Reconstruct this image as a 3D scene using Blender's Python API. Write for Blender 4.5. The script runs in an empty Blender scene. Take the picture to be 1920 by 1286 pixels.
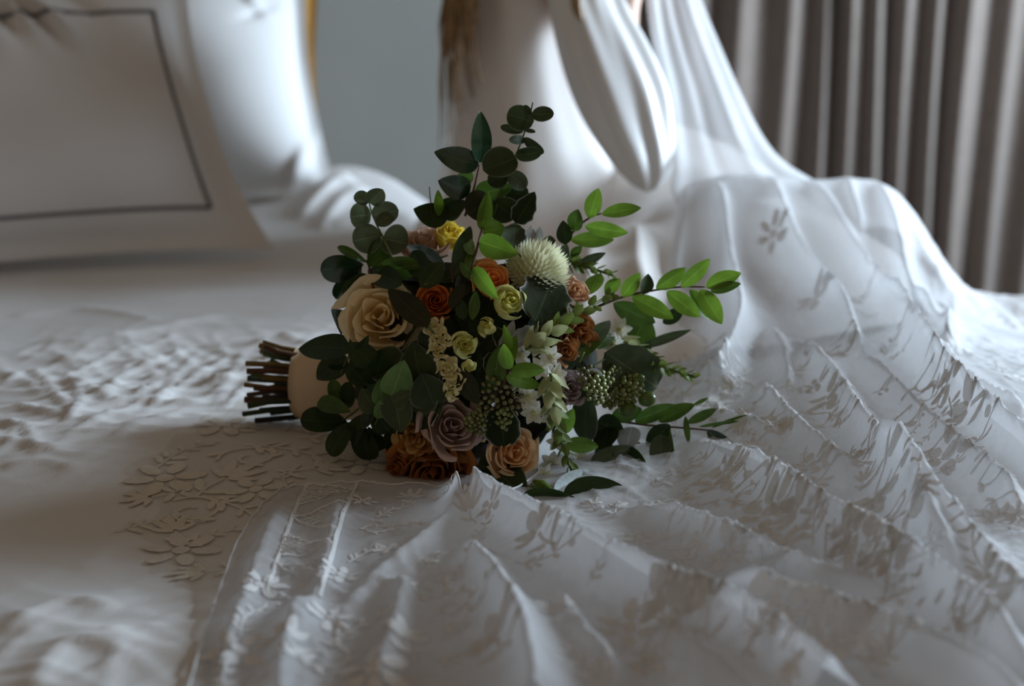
import bpy, bmesh, math, random
import numpy as np
from mathutils import Vector, Matrix
random.seed(7); np.random.seed(7)
S = bpy.context.scene
COL = S.collection
PI = math.pi

# ------------------------------------------------------------------ camera
CAM = np.array([0.0, -1.4, 0.53]); PITCH = math.radians(15); FPX = 50/36*1920
cd = bpy.data.cameras.new('camera'); cam = bpy.data.objects.new('camera', cd); COL.objects.link(cam)
cam.location = CAM; cam.rotation_euler = (PI/2-PITCH, 0, 0)
cd.lens = 50; cd.sensor_width = 36; cd.clip_start = .02
cd.dof.use_dof = True; cd.dof.focus_distance = 1.44; cd.dof.aperture_fstop = 2.7
S.camera = cam
FW = np.array([0, math.cos(PITCH), -math.sin(PITCH)]); RT = np.array([1., 0, 0]); UP = np.array([0, math.sin(PITCH), math.cos(PITCH)])

# ------------------------------------------------------------------ world, window light, exposure
w = bpy.data.worlds.new('world'); S.world = w; w.use_nodes = True
w.node_tree.nodes['Background'].inputs[0].default_value = (1.0, .77, .56, 1)
w.node_tree.nodes['Background'].inputs[1].default_value = .145
NV = np.array([.714, .70, 0]); UV_ = np.array([-.70, .714, 0])      # bed axes: NV across to the window wall, UV_ towards the headboard
def nu(n, u, z=0.): return NV*n + UV_*u + np.array([0, 0, z])
# daylight of the window in the right wall, standing in that window's opening
ld = bpy.data.lights.new('window_right_offscreen', 'AREA'); ld.shape = 'RECTANGLE'; ld.size = 1.3; ld.size_y = 1.4; ld.energy = 158; ld.color = (.68, .84, 1.0)
lo = bpy.data.objects.new('window_right_offscreen', ld); COL.objects.link(lo); lo.location = (2.28, 1.325, .85)
lo.rotation_euler = Vector((-1, 0, 0)).to_track_quat('-Z', 'Z').to_euler()
vs = S.view_settings; vs.view_transform = 'Standard'; vs.look = 'None'; vs.exposure = 0.25; vs.gamma = 1; vs.use_curve_mapping = False

# ------------------------------------------------------------------ helpers
def ray(px, py):
    d = FW + (px-960)/FPX*RT - (py-643)/FPX*UP
    return d/np.linalg.norm(d)
def atY(px, py, Y):
    d = ray(px, py); return CAM + d*((Y-CAM[1])/d[1])
def atz(px, py, z=0.):
    d = ray(px, py); return CAM + d*((z-CAM[2])/d[2])
def tag(o, label=None, cat=None, group=None, kind=None):
    for k, v in (('label', label), ('category', cat), ('group', group), ('kind', kind)):
        if v: o[k] = v
    return o
def empty(name, loc, label=None, cat=None, group=None):
    o = bpy.data.objects.new(name, None); COL.objects.link(o); o.location = loc; o.empty_display_size = .05
    return tag(o, label, cat, group)
WORLD = {}
def wloc(o): return WORLD.get(o.name, np.array(o.location)) if o is not None else np.zeros(3)
def mesh(name, verts, faces, mat=None, parent=None, smooth=True, uvs=None, origin=None):
    v = np.asarray(verts, float); c = v.mean(0) if origin is None else np.asarray(origin, float)
    me = bpy.data.meshes.new(name); me.from_pydata((v-c).tolist(), [], [list(f) for f in faces])
    if uvs is not None:
        uv = np.asarray(uvs); l = me.uv_layers.new(name='UV')
        idx = np.zeros(len(me.loops), int); me.loops.foreach_get('vertex_index', idx)
        l.data.foreach_set('uv', uv[idx].astype(np.float32).ravel())
    if smooth: me.polygons.foreach_set('use_smooth', [True]*len(me.polygons))
    if mat: me.materials.append(mat)
    me.update()
    o = bpy.data.objects.new(name, me); COL.objects.link(o)
    if parent is not None:
        o.parent = parent; o.location = c - wloc(parent)
    else: o.location = c
    WORLD[o.name] = c
    return o
def gridfaces(nr, nc, wrap=False):
    f = []
    for i in range(nr-1):
        for j in range(nc if wrap else nc-1):
            k = (j+1) % nc
            f.append((i*nc+j, i*nc+k, (i+1)*nc+k, (i+1)*nc+j))
    return f
def tube(pts, rad, seg=6):
    pts = [np.asarray(p, float) for p in pts]; n = len(pts)
    rad = [rad]*n if np.isscalar(rad) else rad
    V = []; 
    for i, p in enumerate(pts):
        t = pts[min(i+1, n-1)]-pts[max(i-1, 0)]; t = t/(np.linalg.norm(t)+1e-9)
        a = np.cross(t, [0, 0, 1]) if abs(t[2]) < .9 else np.cross(t, [1, 0, 0]); a /= np.linalg.norm(a); b = np.cross(t, a)
        for k in range(seg):
            q = 2*PI*k/seg; V.append(p + rad[i]*(math.cos(q)*a+math.sin(q)*b))
    F = gridfaces(n, seg, True); F.append(tuple(range(seg))[::-1]); F.append(tuple((n-1)*seg+k for k in range(seg)))
    return V, F
def join(parts):
    V = []; F = []
    for v, f in parts:
        o = len(V); V += list(v); F += [tuple(i+o for i in q) for q in f]
    return V, F
def smoothline(P, n=6):
    P = np.asarray(P, float); out = []
    for i in range(len(P)-1):
        p0 = P[max(i-1, 0)]; p1 = P[i]; p2 = P[i+1]; p3 = P[min(i+2, len(P)-1)]
        for k in range(n):
            t = k/n
            out.append(.5*((2*p1)+(-p0+p2)*t+(2*p0-5*p1+4*p2-p3)*t*t+(-p0+3*p1-3*p2+p3)*t**3))
    out.append(P[-1]); return np.array(out)
def boxv(c, h):
    c = np.asarray(c, float)
    V = [c+np.array([x*h[0], y*h[1], z*h[2]]) for x in (-1, 1) for y in (-1, 1) for z in (-1, 1)]
    return V, [(0, 1, 3, 2), (4, 6, 7, 5), (0, 4, 5, 1), (2, 3, 7, 6), (0, 2, 6, 4), (1, 5, 7, 3)]
def obox(n0, n1, u0, u1, z0, z1):
    V = [nu(n, u, z) for n in (n0, n1) for u in (u0, u1) for z in (z0, z1)]
    return V, [(0, 1, 3, 2), (4, 6, 7, 5), (0, 4, 5, 1), (2, 3, 7, 6), (0, 2, 6, 4), (1, 5, 7, 3)]
def bevel(o, w, seg=3):
    m = o.modifiers.new('bevel', 'BEVEL'); m.width = w; m.segments = seg; return o

# ------------------------------------------------------------------ materials
def mat(name, col, rough=.6, spec=.3, var=0, vscale=20, bump=0, bscale=60, trans=0, alpha=1, sheen=0, coat=0, col2=None, edge=None, rib=None, aniso=None, grad=None, bump2=None):
    m = bpy.data.materials.new(name); m.use_nodes = True; t = m.node_tree; N = t.nodes; L = t.links
    b = N['Principled BSDF']; out = N['Material Output']
    b.inputs['Roughness'].default_value = rough; b.inputs['Specular IOR Level'].default_value = spec
    if sheen: b.inputs['Sheen Weight'].default_value = sheen
    if coat: b.inputs['Coat Weight'].default_value = coat; b.inputs['Coat Roughness'].default_value = .18
    tc = N.new('ShaderNodeTexCoord'); colsock = None
    def rgb(c):
        n = N.new('ShaderNodeRGB'); n.outputs[0].default_value = (*c, 1); return n.outputs[0]
    def mix(f, a, c):
        n = N.new('ShaderNodeMix'); n.data_type = 'RGBA'
        if hasattr(f, 'links'): L.new(f, n.inputs[0])
        else: n.inputs[0].default_value = f
        L.new(a, n.inputs[6]); L.new(c, n.inputs[7]); return n.outputs[2]
    def math_(op, a, b_=None, clamp=False):
        n = N.new('ShaderNodeMath'); n.operation = op; n.use_clamp = clamp
        for i, x in enumerate((a, b_)):
            if x is None: continue
            if hasattr(x, 'links'): L.new(x, n.inputs[i])
            else: n.inputs[i].default_value = x
        return n.outputs[0]
    def noise(sc, det=4):
        n = N.new('ShaderNodeTexNoise'); n.inputs['Scale'].default_value = sc; n.inputs['Detail'].default_value = det
        L.new(tc.outputs['Object'], n.inputs['Vector']); return n.outputs['Fac']
    c = rgb(col)
    if var:
        r = N.new('ShaderNodeMapRange'); r.inputs[1].default_value = .35; r.inputs[2].default_value = .65
        L.new(noise(vscale), r.inputs[0])
        c2 = col2 or tuple(x*(1-var) for x in col)
        c = mix(r.outputs[0], c, rgb(c2))
    if edge or rib or grad:
        sp = N.new('ShaderNodeSeparateXYZ'); L.new(tc.outputs['UV'], sp.inputs[0])
        d = math_('ABSOLUTE', math_('SUBTRACT', sp.outputs[1], .5))
        if rib: c = mix(math_('MULTIPLY', math_('LESS_THAN', d, .02), .45), c, rgb(rib))
        if edge: c = mix(math_('MULTIPLY', math_('POWER', math_('MULTIPLY', d, 2.), 24.), .9, True), c, rgb(edge))
        if grad: c = mix(math_('POWER', sp.outputs[0], 1.6, True), rgb(grad), c)
    L.new(c, b.inputs['Base Color'])
    if bump or bump2:
        bn = N.new('ShaderNodeBump'); bn.inputs['Strength'].default_value = bump or bump2[0]; bn.inputs['Distance'].default_value = .004
        L.new(noise(bscale if bump else bump2[1], 5), bn.inputs['Height']); L.new(bn.outputs[0], b.inputs['Normal'])
        if bump and bump2:
            b2 = N.new('ShaderNodeBump'); b2.inputs['Strength'].default_value = bump2[0]; b2.inputs['Distance'].default_value = .001
            L.new(noise(bump2[1], 3), b2.inputs['Height']); L.new(bn.outputs[0], b2.inputs['Normal']); L.new(b2.outputs[0], b.inputs['Normal'])
    sh = b.outputs[0]
    if trans:
        tr = N.new('ShaderNodeBsdfTranslucent'); L.new(c, tr.inputs[0]); mx = N.new('ShaderNodeMixShader'); mx.inputs[0].default_value = trans
        L.new(sh, mx.inputs[1]); L.new(tr.outputs[0], mx.inputs[2]); sh = mx.outputs[0]
    if alpha < 1:
        tp = N.new('ShaderNodeBsdfTransparent'); mx = N.new('ShaderNodeMixShader'); mx.inputs[0].default_value = alpha
        L.new(tp.outputs[0], mx.inputs[1]); L.new(sh, mx.inputs[2]); sh = mx.outputs[0]
    L.new(sh, out.inputs[0]); return m

M = {}
M['wall'] = mat('wall_paint', (.135, .127, .112), .8, .2, .06, 3, .05, 200)
M['floor'] = mat('floor_wood', (.20, .13, .08), .5, .4, .3, 6)
M['sheet'] = mat('white_cotton_sheet', (.74, .73, .72), .85, .2, .04, 5, .22, 26, sheen=.15, bump2=(.25, 420))
M['pillow'] = mat('white_pillow_cotton', (.74, .73, .72), .8, .2, .03, 6, .12, 12, sheen=.1)
M['piping'] = mat('grey_piping', (.17, .165, .17), .7, .2)
M['ochre'] = mat('ochre_fabric', (.42, .22, .05), .8, .2, .2, 20)
M['wood'] = mat('headboard_wood', (.16, .09, .045), .5, .3, .3, 12)
M['curtain'] = mat('taupe_curtain_fabric', (.165, .132, .112), .75, .25, .12, 30, .1, 300, sheen=.3)
M['tulle'] = mat('white_tulle', (.80, .80, .81), .6, .3, trans=.45, alpha=.76, bump=.35, bscale=55, bump2=(.35, 330))
M['sheer'] = mat('sheer_net', (.80, .76, .68), .7, .2, trans=.3, alpha=.30)
M['lace'] = mat('lace_embroidery', (.84, .83, .82), .75, .2, .05, 90, .4, 300, trans=.25)
M['lacewhite'] = mat('lace_embroidery_white', (.84, .83, .82), .75, .2, .05, 90, .4, 300, trans=.15)
M['lacebeige'] = mat('lace_embroidery_ivory', (.80, .75, .66), .75, .2, .1, 90, .4, 300, trans=.1)
M['satin'] = mat('ivory_satin', (.80, .77, .74), .36, .5, .03, 8, .06, 14, sheen=.2)
M['satinw'] = mat('white_satin', (.84, .83, .82), .30, .5, .02, 8, .08, 18, sheen=.2)
M['skin'] = mat('skin', (.62, .40, .30), .5, .4, .05, 30)
M['hair'] = mat('golden_brown_hair', (.42, .26, .12), .45, .4, .4, 50)
M['wrap'] = mat('handle_ribbon', (.72, .56, .38), .6, .3, .05, 30, .1, 120)

def leafmat(name, col, **k):
    a = dict(rough=.42, spec=.45, var=.35, vscale=45, trans=.22, rib=tuple(min(1, c*1.7+.02) for c in col), bump=.12, bscale=160)
    a.update(k); return mat(name, col, **a)
LM = {
 'dark': leafmat('dark_leaf', (.028, .054, .012), trans=.10, spec=.25),
 'gloss': leafmat('glossy_dark_leaf', (.016, .050, .018), rough=.16, spec=.6, trans=.1, coat=.5),
 'mid': leafmat('mid_green_leaf', (.075, .15, .020)),
 'bright': leafmat('bright_green_leaf', (.17, .32, .030), trans=.38),
 'pale': leafmat('pale_green_leaf', (.19, .34, .10), rough=.6, trans=.3),
 'euc': leafmat('eucalyptus_leaf', (.044, .064, .022), rough=.55, spec=.2, trans=.1, edge=(.25, .27, .20)),
 'eucgrey': leafmat('grey_eucalyptus_leaf', (.11, .14, .07), rough=.7, spec=.15, trans=.2, edge=(.24, .28, .20)),
 'sage': leafmat('sage_leaf', (.095, .12, .065), rough=.8, spec=.1, trans=.12),
 'silver': leafmat('silver_leaf', (.42, .43, .41), rough=.8, edge=(.75, .75, .74), var=.2),
 'rim': leafmat('silver_rimmed_leaf', (.026, .036, .011), rough=.8, spec=.08, trans=.08, edge=(.72, .72, .70)),
 'umber': leafmat('umber_leaf', (.034, .036, .014), rough=.6, spec=.2, trans=.08),
}
STEM = mat('green_stem', (.12, .16, .04), .6, .3, .3, 60)
STEMB = mat('brown_stem', (.10, .045, .02), .6, .3, .3, 60)
def petalmat(name, outer, inner, **k):
    a = dict(rough=.6, spec=.2, var=.10, vscale=40, trans=.28, grad=inner, sheen=.1); a.update(k); return mat(name, outer, **a)
PM = {
 'cream': petalmat('cream_petal', (.97, .88, .64), (.95, .74, .36)),
 'orange': petalmat('orange_petal', (.80, .29, .05), (.66, .13, .015)),
 'peachor': petalmat('peach_orange_petal', (.96, .54, .22), (.90, .28, .04)),
 'yellow': petalmat('yellow_petal', (.88, .72, .12), (.76, .56, .04)),
 'blush': petalmat('blush_petal', (.72, .50, .38), (.60, .40, .28)),
 'lime': petalmat('lime_cream_petal', (.88, .86, .46), (.80, .76, .20)),
 'mum': petalmat('mum_petal', (.90, .89, .66), (.90, .89, .66)),
 'tan': petalmat('tan_petal', (.74, .48, .30), (.60, .32, .16)),
 'caramel': petalmat('caramel_petal', (.46, .20, .06), (.34, .12, .03)),
 'mauve': petalmat('mauve_petal', (.66, .50, .43), (.50, .33, .27)),
 'peach': petalmat('peach_petal', (.95, .72, .46), (.92, .54, .22)),
 'toffee': petalmat('toffee_petal', (.52, .20, .045), (.32, .09, .015)),
 'ochre': petalmat('ochre_petal', (.80, .52, .20), (.62, .34, .09)),
 'lilac': petalmat('lilac_petal', (.55, .44, .44), (.45, .33, .33)),
 'white': petalmat('white_petal', (.92, .91, .88), (.84, .84, .66)),
 'ivory': petalmat('ivory_petal', (.90, .83, .54), (.78, .68, .28)),
}
M['bract'] = mat('green_bract', (.20, .27, .06), .6, .3, .4, 60, trans=.3)
M['bractw'] = mat('pale_bract', (.55, .58, .30), .6, .3, .3, 60, trans=.3)
M['berryd'] = mat('olive_berry', (.20, .19, .06), .4, .5, .4, 80)
M['berryg'] = mat('green_berry', (.22, .25, .07), .4, .5, .3, 80)
M['olive'] = mat('glossy_olive', (.10, .17, .025), .28, .5, .3, 60)

# ------------------------------------------------------------------ fields
class Field:
    """a cloth surface z(x,y): thin-plate base through 3D points plus fold ridges"""
    def __init__(s, pts, floor=None):
        s.floor = floor; P = np.array(pts, float); n = len(P); s.xy = P[:, :2]
        K = s.kern(s.xy, s.xy) + np.eye(n)*2e-4; A = np.zeros((n+3, n+3)); A[:n, :n] = K; A[:n, n] = 1; A[:n, n+1:] = s.xy; A[n, :n] = 1; A[n+1:, :n] = s.xy.T
        s.w = np.linalg.solve(A, np.r_[P[:, 2], 0, 0, 0]); s.ridges = []; s.extra = None
    @staticmethod
    def kern(a, b):
        r2 = ((a[:, None]-b[None])**2).sum(-1)+1e-12; return r2*np.log(r2)*.5
    def base(s, xy):
        k = s.kern(xy, s.xy); return k@s.w[:-3]+s.w[-3]+xy@s.w[-2:]
    def z(s, xy):
        xy = np.atleast_2d(np.asarray(xy, float)); out = np.zeros(len(xy))
        for i in range(0, len(xy), 40000): 
            q = xy[i:i+40000]; z = s.base(q)
            for line, hh, wd, asym in s.ridges:
                lo_ = line.min(0)-wd*6; hi_ = line.max(0)+wd*6
                k = np.where((q > lo_).all(1) & (q < hi_).all(1))[0]
                if not len(k): continue
                p = q[k]; best = np.full(len(p), 9.); hb = np.zeros(len(p)); sg = np.zeros(len(p))
                for a, b, ha, hb_ in zip(line[:-1], line[1:], hh[:-1], hh[1:]):
                    d = b-a; t = np.clip(((p-a)@d)/(d@d+1e-12), 0, 1); e = p-a-t[:, None]*d; r = np.sqrt((e*e).sum(1)); m = r < best
                    best[m] = r[m]; hb[m] = (ha+(hb_-ha)*t)[m]; sg[m] = np.sign(d[0]*e[:, 1]-d[1]*e[:, 0])[m]
                ww = wd*(1+asym*sg); u = best/ww
                z[k] += hb*np.exp(.16-np.sqrt(u*u*1.5+.0256))*1.0
            if s.extra is not None: z += s.extra(q)
            if s.floor is not None: z = np.maximum(z, s.floor(q)+.004)
            out[i:i+40000] = z
        return out
    def at(s, px, py, t0=.5, t1=4.5, up=0.):
        d = ray(px, py); t = np.linspace(t0, t1, 500); P = CAM+t[:, None]*d
        g = P[:, 2]-s.z(P[:, :2])-up; k = np.where(g < 0)[0]
        if not len(k): return CAM+d*t1
        i = max(k[0], 1); f = g[i-1]/(g[i-1]-g[i]); return P[i-1]+f*(P[i]-P[i-1])
    def ridge(s, pix, h, wd, asym=0., taper=True, n=5):
        ups = np.full(len(pix), h) if np.ndim(h) == 0 else np.interp(np.linspace(0, 1, len(pix)), np.linspace(0, 1, len(h)), h)
        P = np.array([s.at(*p, up=u_*.9)[:2] for p, u_ in zip(pix, ups)]); L = smoothline(P, n); m = len(L); t = np.linspace(0, 1, m)
        hh = np.full(m, h) if np.ndim(h) == 0 else np.interp(t, np.linspace(0, 1, len(h)), h)
        if taper: hh = hh*np.clip(np.minimum(t, 1-t)*6+.1, 0, 1)
        return (L, hh, wd, asym)
def vnoise(seed, sc, amp, oct_=3):
    rs = np.random.RandomState(seed); K = [(rs.randn(2)*sc*(1.9**o), rs.rand()*6.28, amp/(1.7**o)) for o in range(oct_) for _ in range(6)]
    return lambda q: sum(a*.4*np.sin(q@k+p) for k, p, a in K)
def inpoly(q, poly):
    x, y = q[:, 0], q[:, 1]; c = np.zeros(len(q), bool); n = len(poly); j = n-1
    for i in range(n):
        xi, yi = poly[i]; xj, yj = poly[j]
        m = ((yi > y) != (yj > y)) & (x < (xj-xi)*(y-yi)/(yj-yi+1e-15)+xi); c ^= m; j = i
    return c
def field_mesh(name, zf, poly, step, m, parent, lift=0.):
    poly = np.asarray(poly); lo_ = poly.min(0)-step*2; hi_ = poly.max(0)+step*2
    nx = int((hi_[0]-lo_[0])/step)+1; ny = int((hi_[1]-lo_[1])/step)+1
    X, Y = np.meshgrid(lo_[0]+np.arange(nx)*step, lo_[1]+np.arange(ny)*step); q = np.c_[X.ravel(), Y.ravel()]
    ins = inpoly(q, poly).reshape(ny, nx)
    keep = ins[:-1, :-1] | ins[1:, :-1] | ins[:-1, 1:] | ins[1:, 1:]
    idx = np.arange(nx*ny).reshape(ny, nx)
    F = np.stack([idx[:-1, :-1], idx[:-1, 1:], idx[1:, 1:], idx[1:, :-1]], -1)[keep]
    used = np.unique(F); mp = np.full(nx*ny, -1); mp[used] = np.arange(len(used)); F = mp[F]; q = q[used].copy(); isin = ins.ravel()[used]
    o = np.where(~isin)[0]; p = q[o]; best = np.full(len(o), 9e9); bp = p.copy()
    for a, b in zip(poly, np.roll(poly, -1, 0)):
        d = b-a; t = np.clip(((p-a)@d)/(d@d+1e-12), 0, 1); c = a+t[:, None]*d; r = ((p-c)**2).sum(1); k = r < best; best[k] = r[k]; bp[k] = c[k]
    q[o] = bp
    V = np.c_[q, zf(q)+lift]
    return mesh(name, V, F.tolist(), m, parent)

# ------------------------------------------------------------------ the room
FZ = -.55
def slab(x0, x1, y0, y1, z0, z1): return boxv(((x0+x1)/2, (y0+y1)/2, (z0+z1)/2), ((x1-x0)/2, (y1-y0)/2, (z1-z0)/2))
tag(mesh('floor', *slab(-3.6, 2.3, -2.6, 2.9, FZ-.1, FZ), M['floor'], smooth=False), kind='structure')
V, F = obox(-3.4, 2.05, 2.02, 2.12, FZ, 2.2); tag(mesh('wall_headboard', V, F, M['wall'], smooth=False), kind='structure')
tag(mesh('wall_back', *slab(-.1, 2.3, 2.78, 2.88, FZ, 2.2), M['wall'], smooth=False), kind='structure')
V, F = join([slab(2.2, 2.3, y0, y1, z0, z1) for y0, y1, z0, z1 in ((2.05, 2.78, FZ, 2.2), (-.1, .6, FZ, 2.2), (-2.6, -1.15, FZ, 2.2), (.6, 2.05, FZ, .05), (.6, 2.05, 1.85, 2.2), (-1.15, -.1, FZ, .05), (-1.15, -.1, 1.85, 2.2))])
tag(mesh('wall_right', V, F, M['wall'], smooth=False), kind='structure')
M['frame'] = mat('white_window_frame', (.7, .7, .7), .5)
for i, (y0, y1) in enumerate(((.6, 2.05), (-1.15, -.1))):  # second opening and frame are made up, added for an earlier fill light
    ym = (y0+y1)/2
    V, F = join([slab(2.2, 2.26, *q) for q in ((y0, y0+.07, .05, 1.85), (y1-.07, y1, .05, 1.85), (y0+.07, y1-.07, .05, .12), (y0+.07, y1-.07, 1.78, 1.85), (ym-.03, ym+.03, .12, 1.78))])
    tag(mesh(f'window_{i+1}', V, F, M['frame'], smooth=False), kind='structure')

# curtain: a pleated sheet along the window wall
rs = np.random.RandomState(3)
pos = [.15]
while pos[-1] < 2.2: pos.append(pos[-1]+rs.uniform(.065, .135))
dep = rs.uniform(.5, 1.0, len(pos)); us = np.arange(.2, 2.14, .004); prof = np.zeros_like(us)
for a, b, d in zip(pos[:-1], pos[1:], dep):
    k = (us >= a) & (us < b); t = (us[k]-a)/(b-a); prof[k] = d*(np.sin(t*PI)**.6+.22*np.sin(t*PI*3+d*5))
prof = np.convolve(np.pad(prof, 3, 'edge'), np.ones(7)/7, 'valid')*.13
zs = np.linspace(FZ+.01, 2.15, 16); V = []
for i, z in enumerate(zs):
    k = 1-.25*(z-FZ)/2.7
    for u, p in zip(us, prof): V.append((u+.012*math.sin(z*2.4+u*9), 2.70-.07*u-p*k-.010*math.sin(u*40+z*2.2), z))
tag(mesh('curtain', V, gridfaces(len(zs), len(us)), M['curtain']), 'grey taupe floor length curtain hanging in deep pleats behind the veil', 'curtain')

# ------------------------------------------------------------------ bed
bedroot = empty('bed', nu(0, .4, FZ), 'bed made up with rumpled white cotton sheet under the bouquet', 'bed'); WORLD['bed'] = nu(0, .4, FZ)
BN0, BN1, BU0, BU1 = -1.35, 1.054, -1.15, 1.90
o = mesh('mattress', *obox(BN0+.06, BN1-.06, BU0+.06, BU1-.02, -.30, -.07), M['sheet'], bedroot, smooth=False); bevel(o, .05)
o = mesh('bed_base', *obox(BN0+.05, BN1-.07, BU0+.05, BU1-.02, FZ+.1, -.30), M['wood'], bedroot, smooth=False)
for n in (BN0+.12, BN1-.14):
    for u in (BU0+.12, BU1-.12): mesh('leg', *obox(n-.03, n+.03, u-.03, u+.03, FZ, FZ+.1), M['wood'], bedroot, smooth=False)
o = mesh('headboard', *obox(BN0, BN1-.12, BU1+.0, BU1+.07, FZ+.1, .42), M['wood'], bedroot, smooth=False); bevel(o, .02)

def bp(px, py, z): return atz(px, py, z)
bedpts = [(*nu(n, u)[:2], 0) for n in np.linspace(-1.3, 1.0, 5) for u in np.linspace(-1.1, 1.8, 6)]
bed = Field(bedpts); bed.w[:] = 0
bedn = vnoise(5, 5, .006, 2)
def bump_(q, c, r, h): return h*np.exp(-((q-np.asarray(c)[:2])**2).sum(1)/r**2)
def crumple(seed, k0, amp, n=9, warp=.6):
    r = np.random.RandomState(seed); T = []
    for i in range(n):
        a = r.rand()*PI; kk = k0*(.6+r.rand()*1.6); T.append((np.array([math.cos(a), math.sin(a)])*kk, r.rand()*6.3, np.array([-math.sin(a), math.cos(a)])*kk*.35, r.rand()*6.3, r.rand()*6.3, np.array([math.cos(a+1), math.sin(a+1)])*kk*.3))
    def f(q):
        z = 0
        for k, p, k2, p2, p3, k3 in T:
            z = z+(1-np.abs(np.sin(q@k+p+2*warp*np.sin(q@k2+p2))))**4*np.clip(np.sin(q@k3+p3)*1.6, 0, 1)
        return z*amp
    return f
crA = crumple(2, 34, .0034, 14, .8)
lumps = [(atY(640, 330, 1.75), .20, .085), (atY(770, 400, 1.66), .14, .03), (bp(330, 700, 0), .22, .012), (bp(80, 780, 0), .18, .010), (bp(560, 690, 0), .10, .012),
         (bp(120, 1270, 0), .14, .016), (bp(250, 1000, 0), .16, -.014), (bp(250, 560, 0), .22, -.012)]
def bed_extra(q):
    n = q@NV[:2]; u = q@UV_[:2]
    mk = .12+sum(np.exp(-((q-c[:2])**2).sum(1)/r**2) for c, r in ((bp(330, 700, 0), .22), (bp(60, 770, 0), .20), (bp(500, 690, 0), .14), (bp(120, 1280, 0), .12)))
    z = bedn(q)+crA(q)*np.clip(mk, 0, 1)+sum(bump_(q, c, r, h) for c, r, h in lumps)
    for d in (BN1-n, n-BN0, BU1+.3-u, u-BU0):
        e = np.clip(.09-d, 0, 1); z = z-(e*e*14+np.clip(.015-d, 0, 1)*14)
    return z
bed.extra = bed_extra
R = []
for pix, h, wd in [
    ([(60, 640), (200, 628), (330, 600), (420, 585)], .007, .016), ([(20, 590), (150, 575), (300, 600)], .005, .02),
    ([(0, 720), (60, 690), (110, 740), (150, 765)], .008, .010), ([(100, 690), (170, 720), (230, 760)], .007, .012),
    ([(130, 800), (200, 770), (280, 742), (330, 735)], .009, .010), ([(200, 740), (230, 700), (290, 670), (360, 645)], .010, .012),
    ([(290, 750), (330, 700), (370, 660)], .008, .009), ([(290, 752), (360, 705), (430, 670)], .008, .009), ([(260, 770), (330, 750), (430, 735)], .007, .009),
    ([(210, 820), (250, 790), (330, 770), (400, 775)], .007, .009), ([(380, 720), (450, 690), (540, 660)], .009, .012), ([(420, 760), (470, 715), (520, 690)], .010, .012),
    ([(400, 640), (520, 630), (620, 620)], .006, .016), ([(60, 830), (140, 850), (210, 830)], .008, .012), ([(0, 870), (80, 860), (150, 880)], .006, .016),
    ([(10, 780), (50, 800), (70, 850)], .008, .010), ([(120, 700), (150, 740), (120, 790)], .008, .009), ([(300, 640), (380, 690), (420, 730)], .006, .008),
    ([(460, 650), (430, 700), (400, 760)], .006, .009), ([(150, 660), (260, 650), (340, 620)], .006, .012), ([(30, 660), (90, 640), (160, 640)], .006, .012),
    ([(620, 420), (700, 395), (780, 405)], .012, .03), ([(560, 400), (620, 340), (660, 320)], .02, .02), ([(600, 420), (640, 370), (690, 345)], .018, .02),
    ([(150, 1060), (250, 1000), (350, 960)], .006, .03), ([(0, 1180), (120, 1120), (220, 1130)], .008, .02), ([(60, 1290), (120, 1200), (240, 1180)], .008, .02)]:
    R.append(bed.ridge(pix, h*(.6 if wd < .015 else 1), wd*(.6 if wd < .015 else 1), .2))
bed.ridges = R
field_mesh('sheet', bed.z, np.array([nu(*a)[:2] for a in ((BN0-.02, BU0-.02), (BN1+.02, BU0-.02), (BN1+.02, BU1), (BN0-.02, BU1))]), .0062, M['sheet'], bedroot)

# ------------------------------------------------------------------ pillows
def pillow(name, corners, thick, label, piping=True, flange=.12, pmat='pillow', creases=(), group=None, lines=()):
    """corners: bottom-left, bottom-right, top-right, top-left in 3D; puffed sheet with flat flange and piping"""
    bl, br, tr, tl = [np.asarray(c, float) for c in corners]
    nrm = np.cross(br-bl, tl-bl); nrm /= np.linalg.norm(nrm)
    base = (bl+br)/2; root = empty(name, base, label, 'pillow', group); WORLD[root.name] = base
    n = 56
    def surf(s, t, sd, lift=0.):
        # pincushion edges
        s2 = s+(.5-s)*.10*(1-abs(2*t-1)**2)*(abs(2*s-1)); t2 = t+(.5-t)*.07*(1-abs(2*s-1)**2)*(abs(2*t-1))
        p = (bl*(1-s2)+br*s2)*(1-t2)+(tl*(1-s2)+tr*s2)*t2
        e = min(s, 1-s, t, 1-t)
        a = max(0, (min(s, 1-s)-flange*.4)/(.5-flange*.4)); b = max(0, (min(t, 1-t)-flange*.55)/(.5-flange*.55))
        h = thick*(1-(1-a)**2.4)**.7*(1-(1-b)**2.4)**.7+.004
        wv = .006*math.sin(s*9+t*4)+.005*math.sin(t*13-s*5)
        for (cx, cy, ang, ln, dp, wd) in creases:
            dx, dy = s-cx, t-cy; q = dx*math.cos(ang)+dy*math.sin(ang); r = -dx*math.sin(ang)+dy*math.cos(ang)
            h += dp*math.exp(-(q/ln)**2-(r/wd)**2)*(1 if sd > 0 else 0)
        return p+nrm*(sd*h+wv+lift)
    for sd, nm in ((1, 'front_cover'), (-1, 'back_cover')):
        V = [surf(i/n, j/n, sd) for j in range(n+1) for i in range(n+1)]
        f = gridfaces(n+1, n+1); f = f if sd > 0 else [q[::-1] for q in f]
        mesh(nm, V, f, M[pmat], root)
    if piping:
        fa, fb = flange*.9, flange*1.25
        path = [(fa, fb), (1-fa, fb), (1-fa, 1-fb), (fa, 1-fb), (fa, fb)]
        for (a, b), (c, d) in zip(path[:-1], path[1:]):
            P = [surf(a+(c-a)*k/24, b+(d-b)*k/24, 1, .001) for k in range(25)]
            mesh('piping', *tube(P, .0042, 6), M['piping'], root)
    return root
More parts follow.
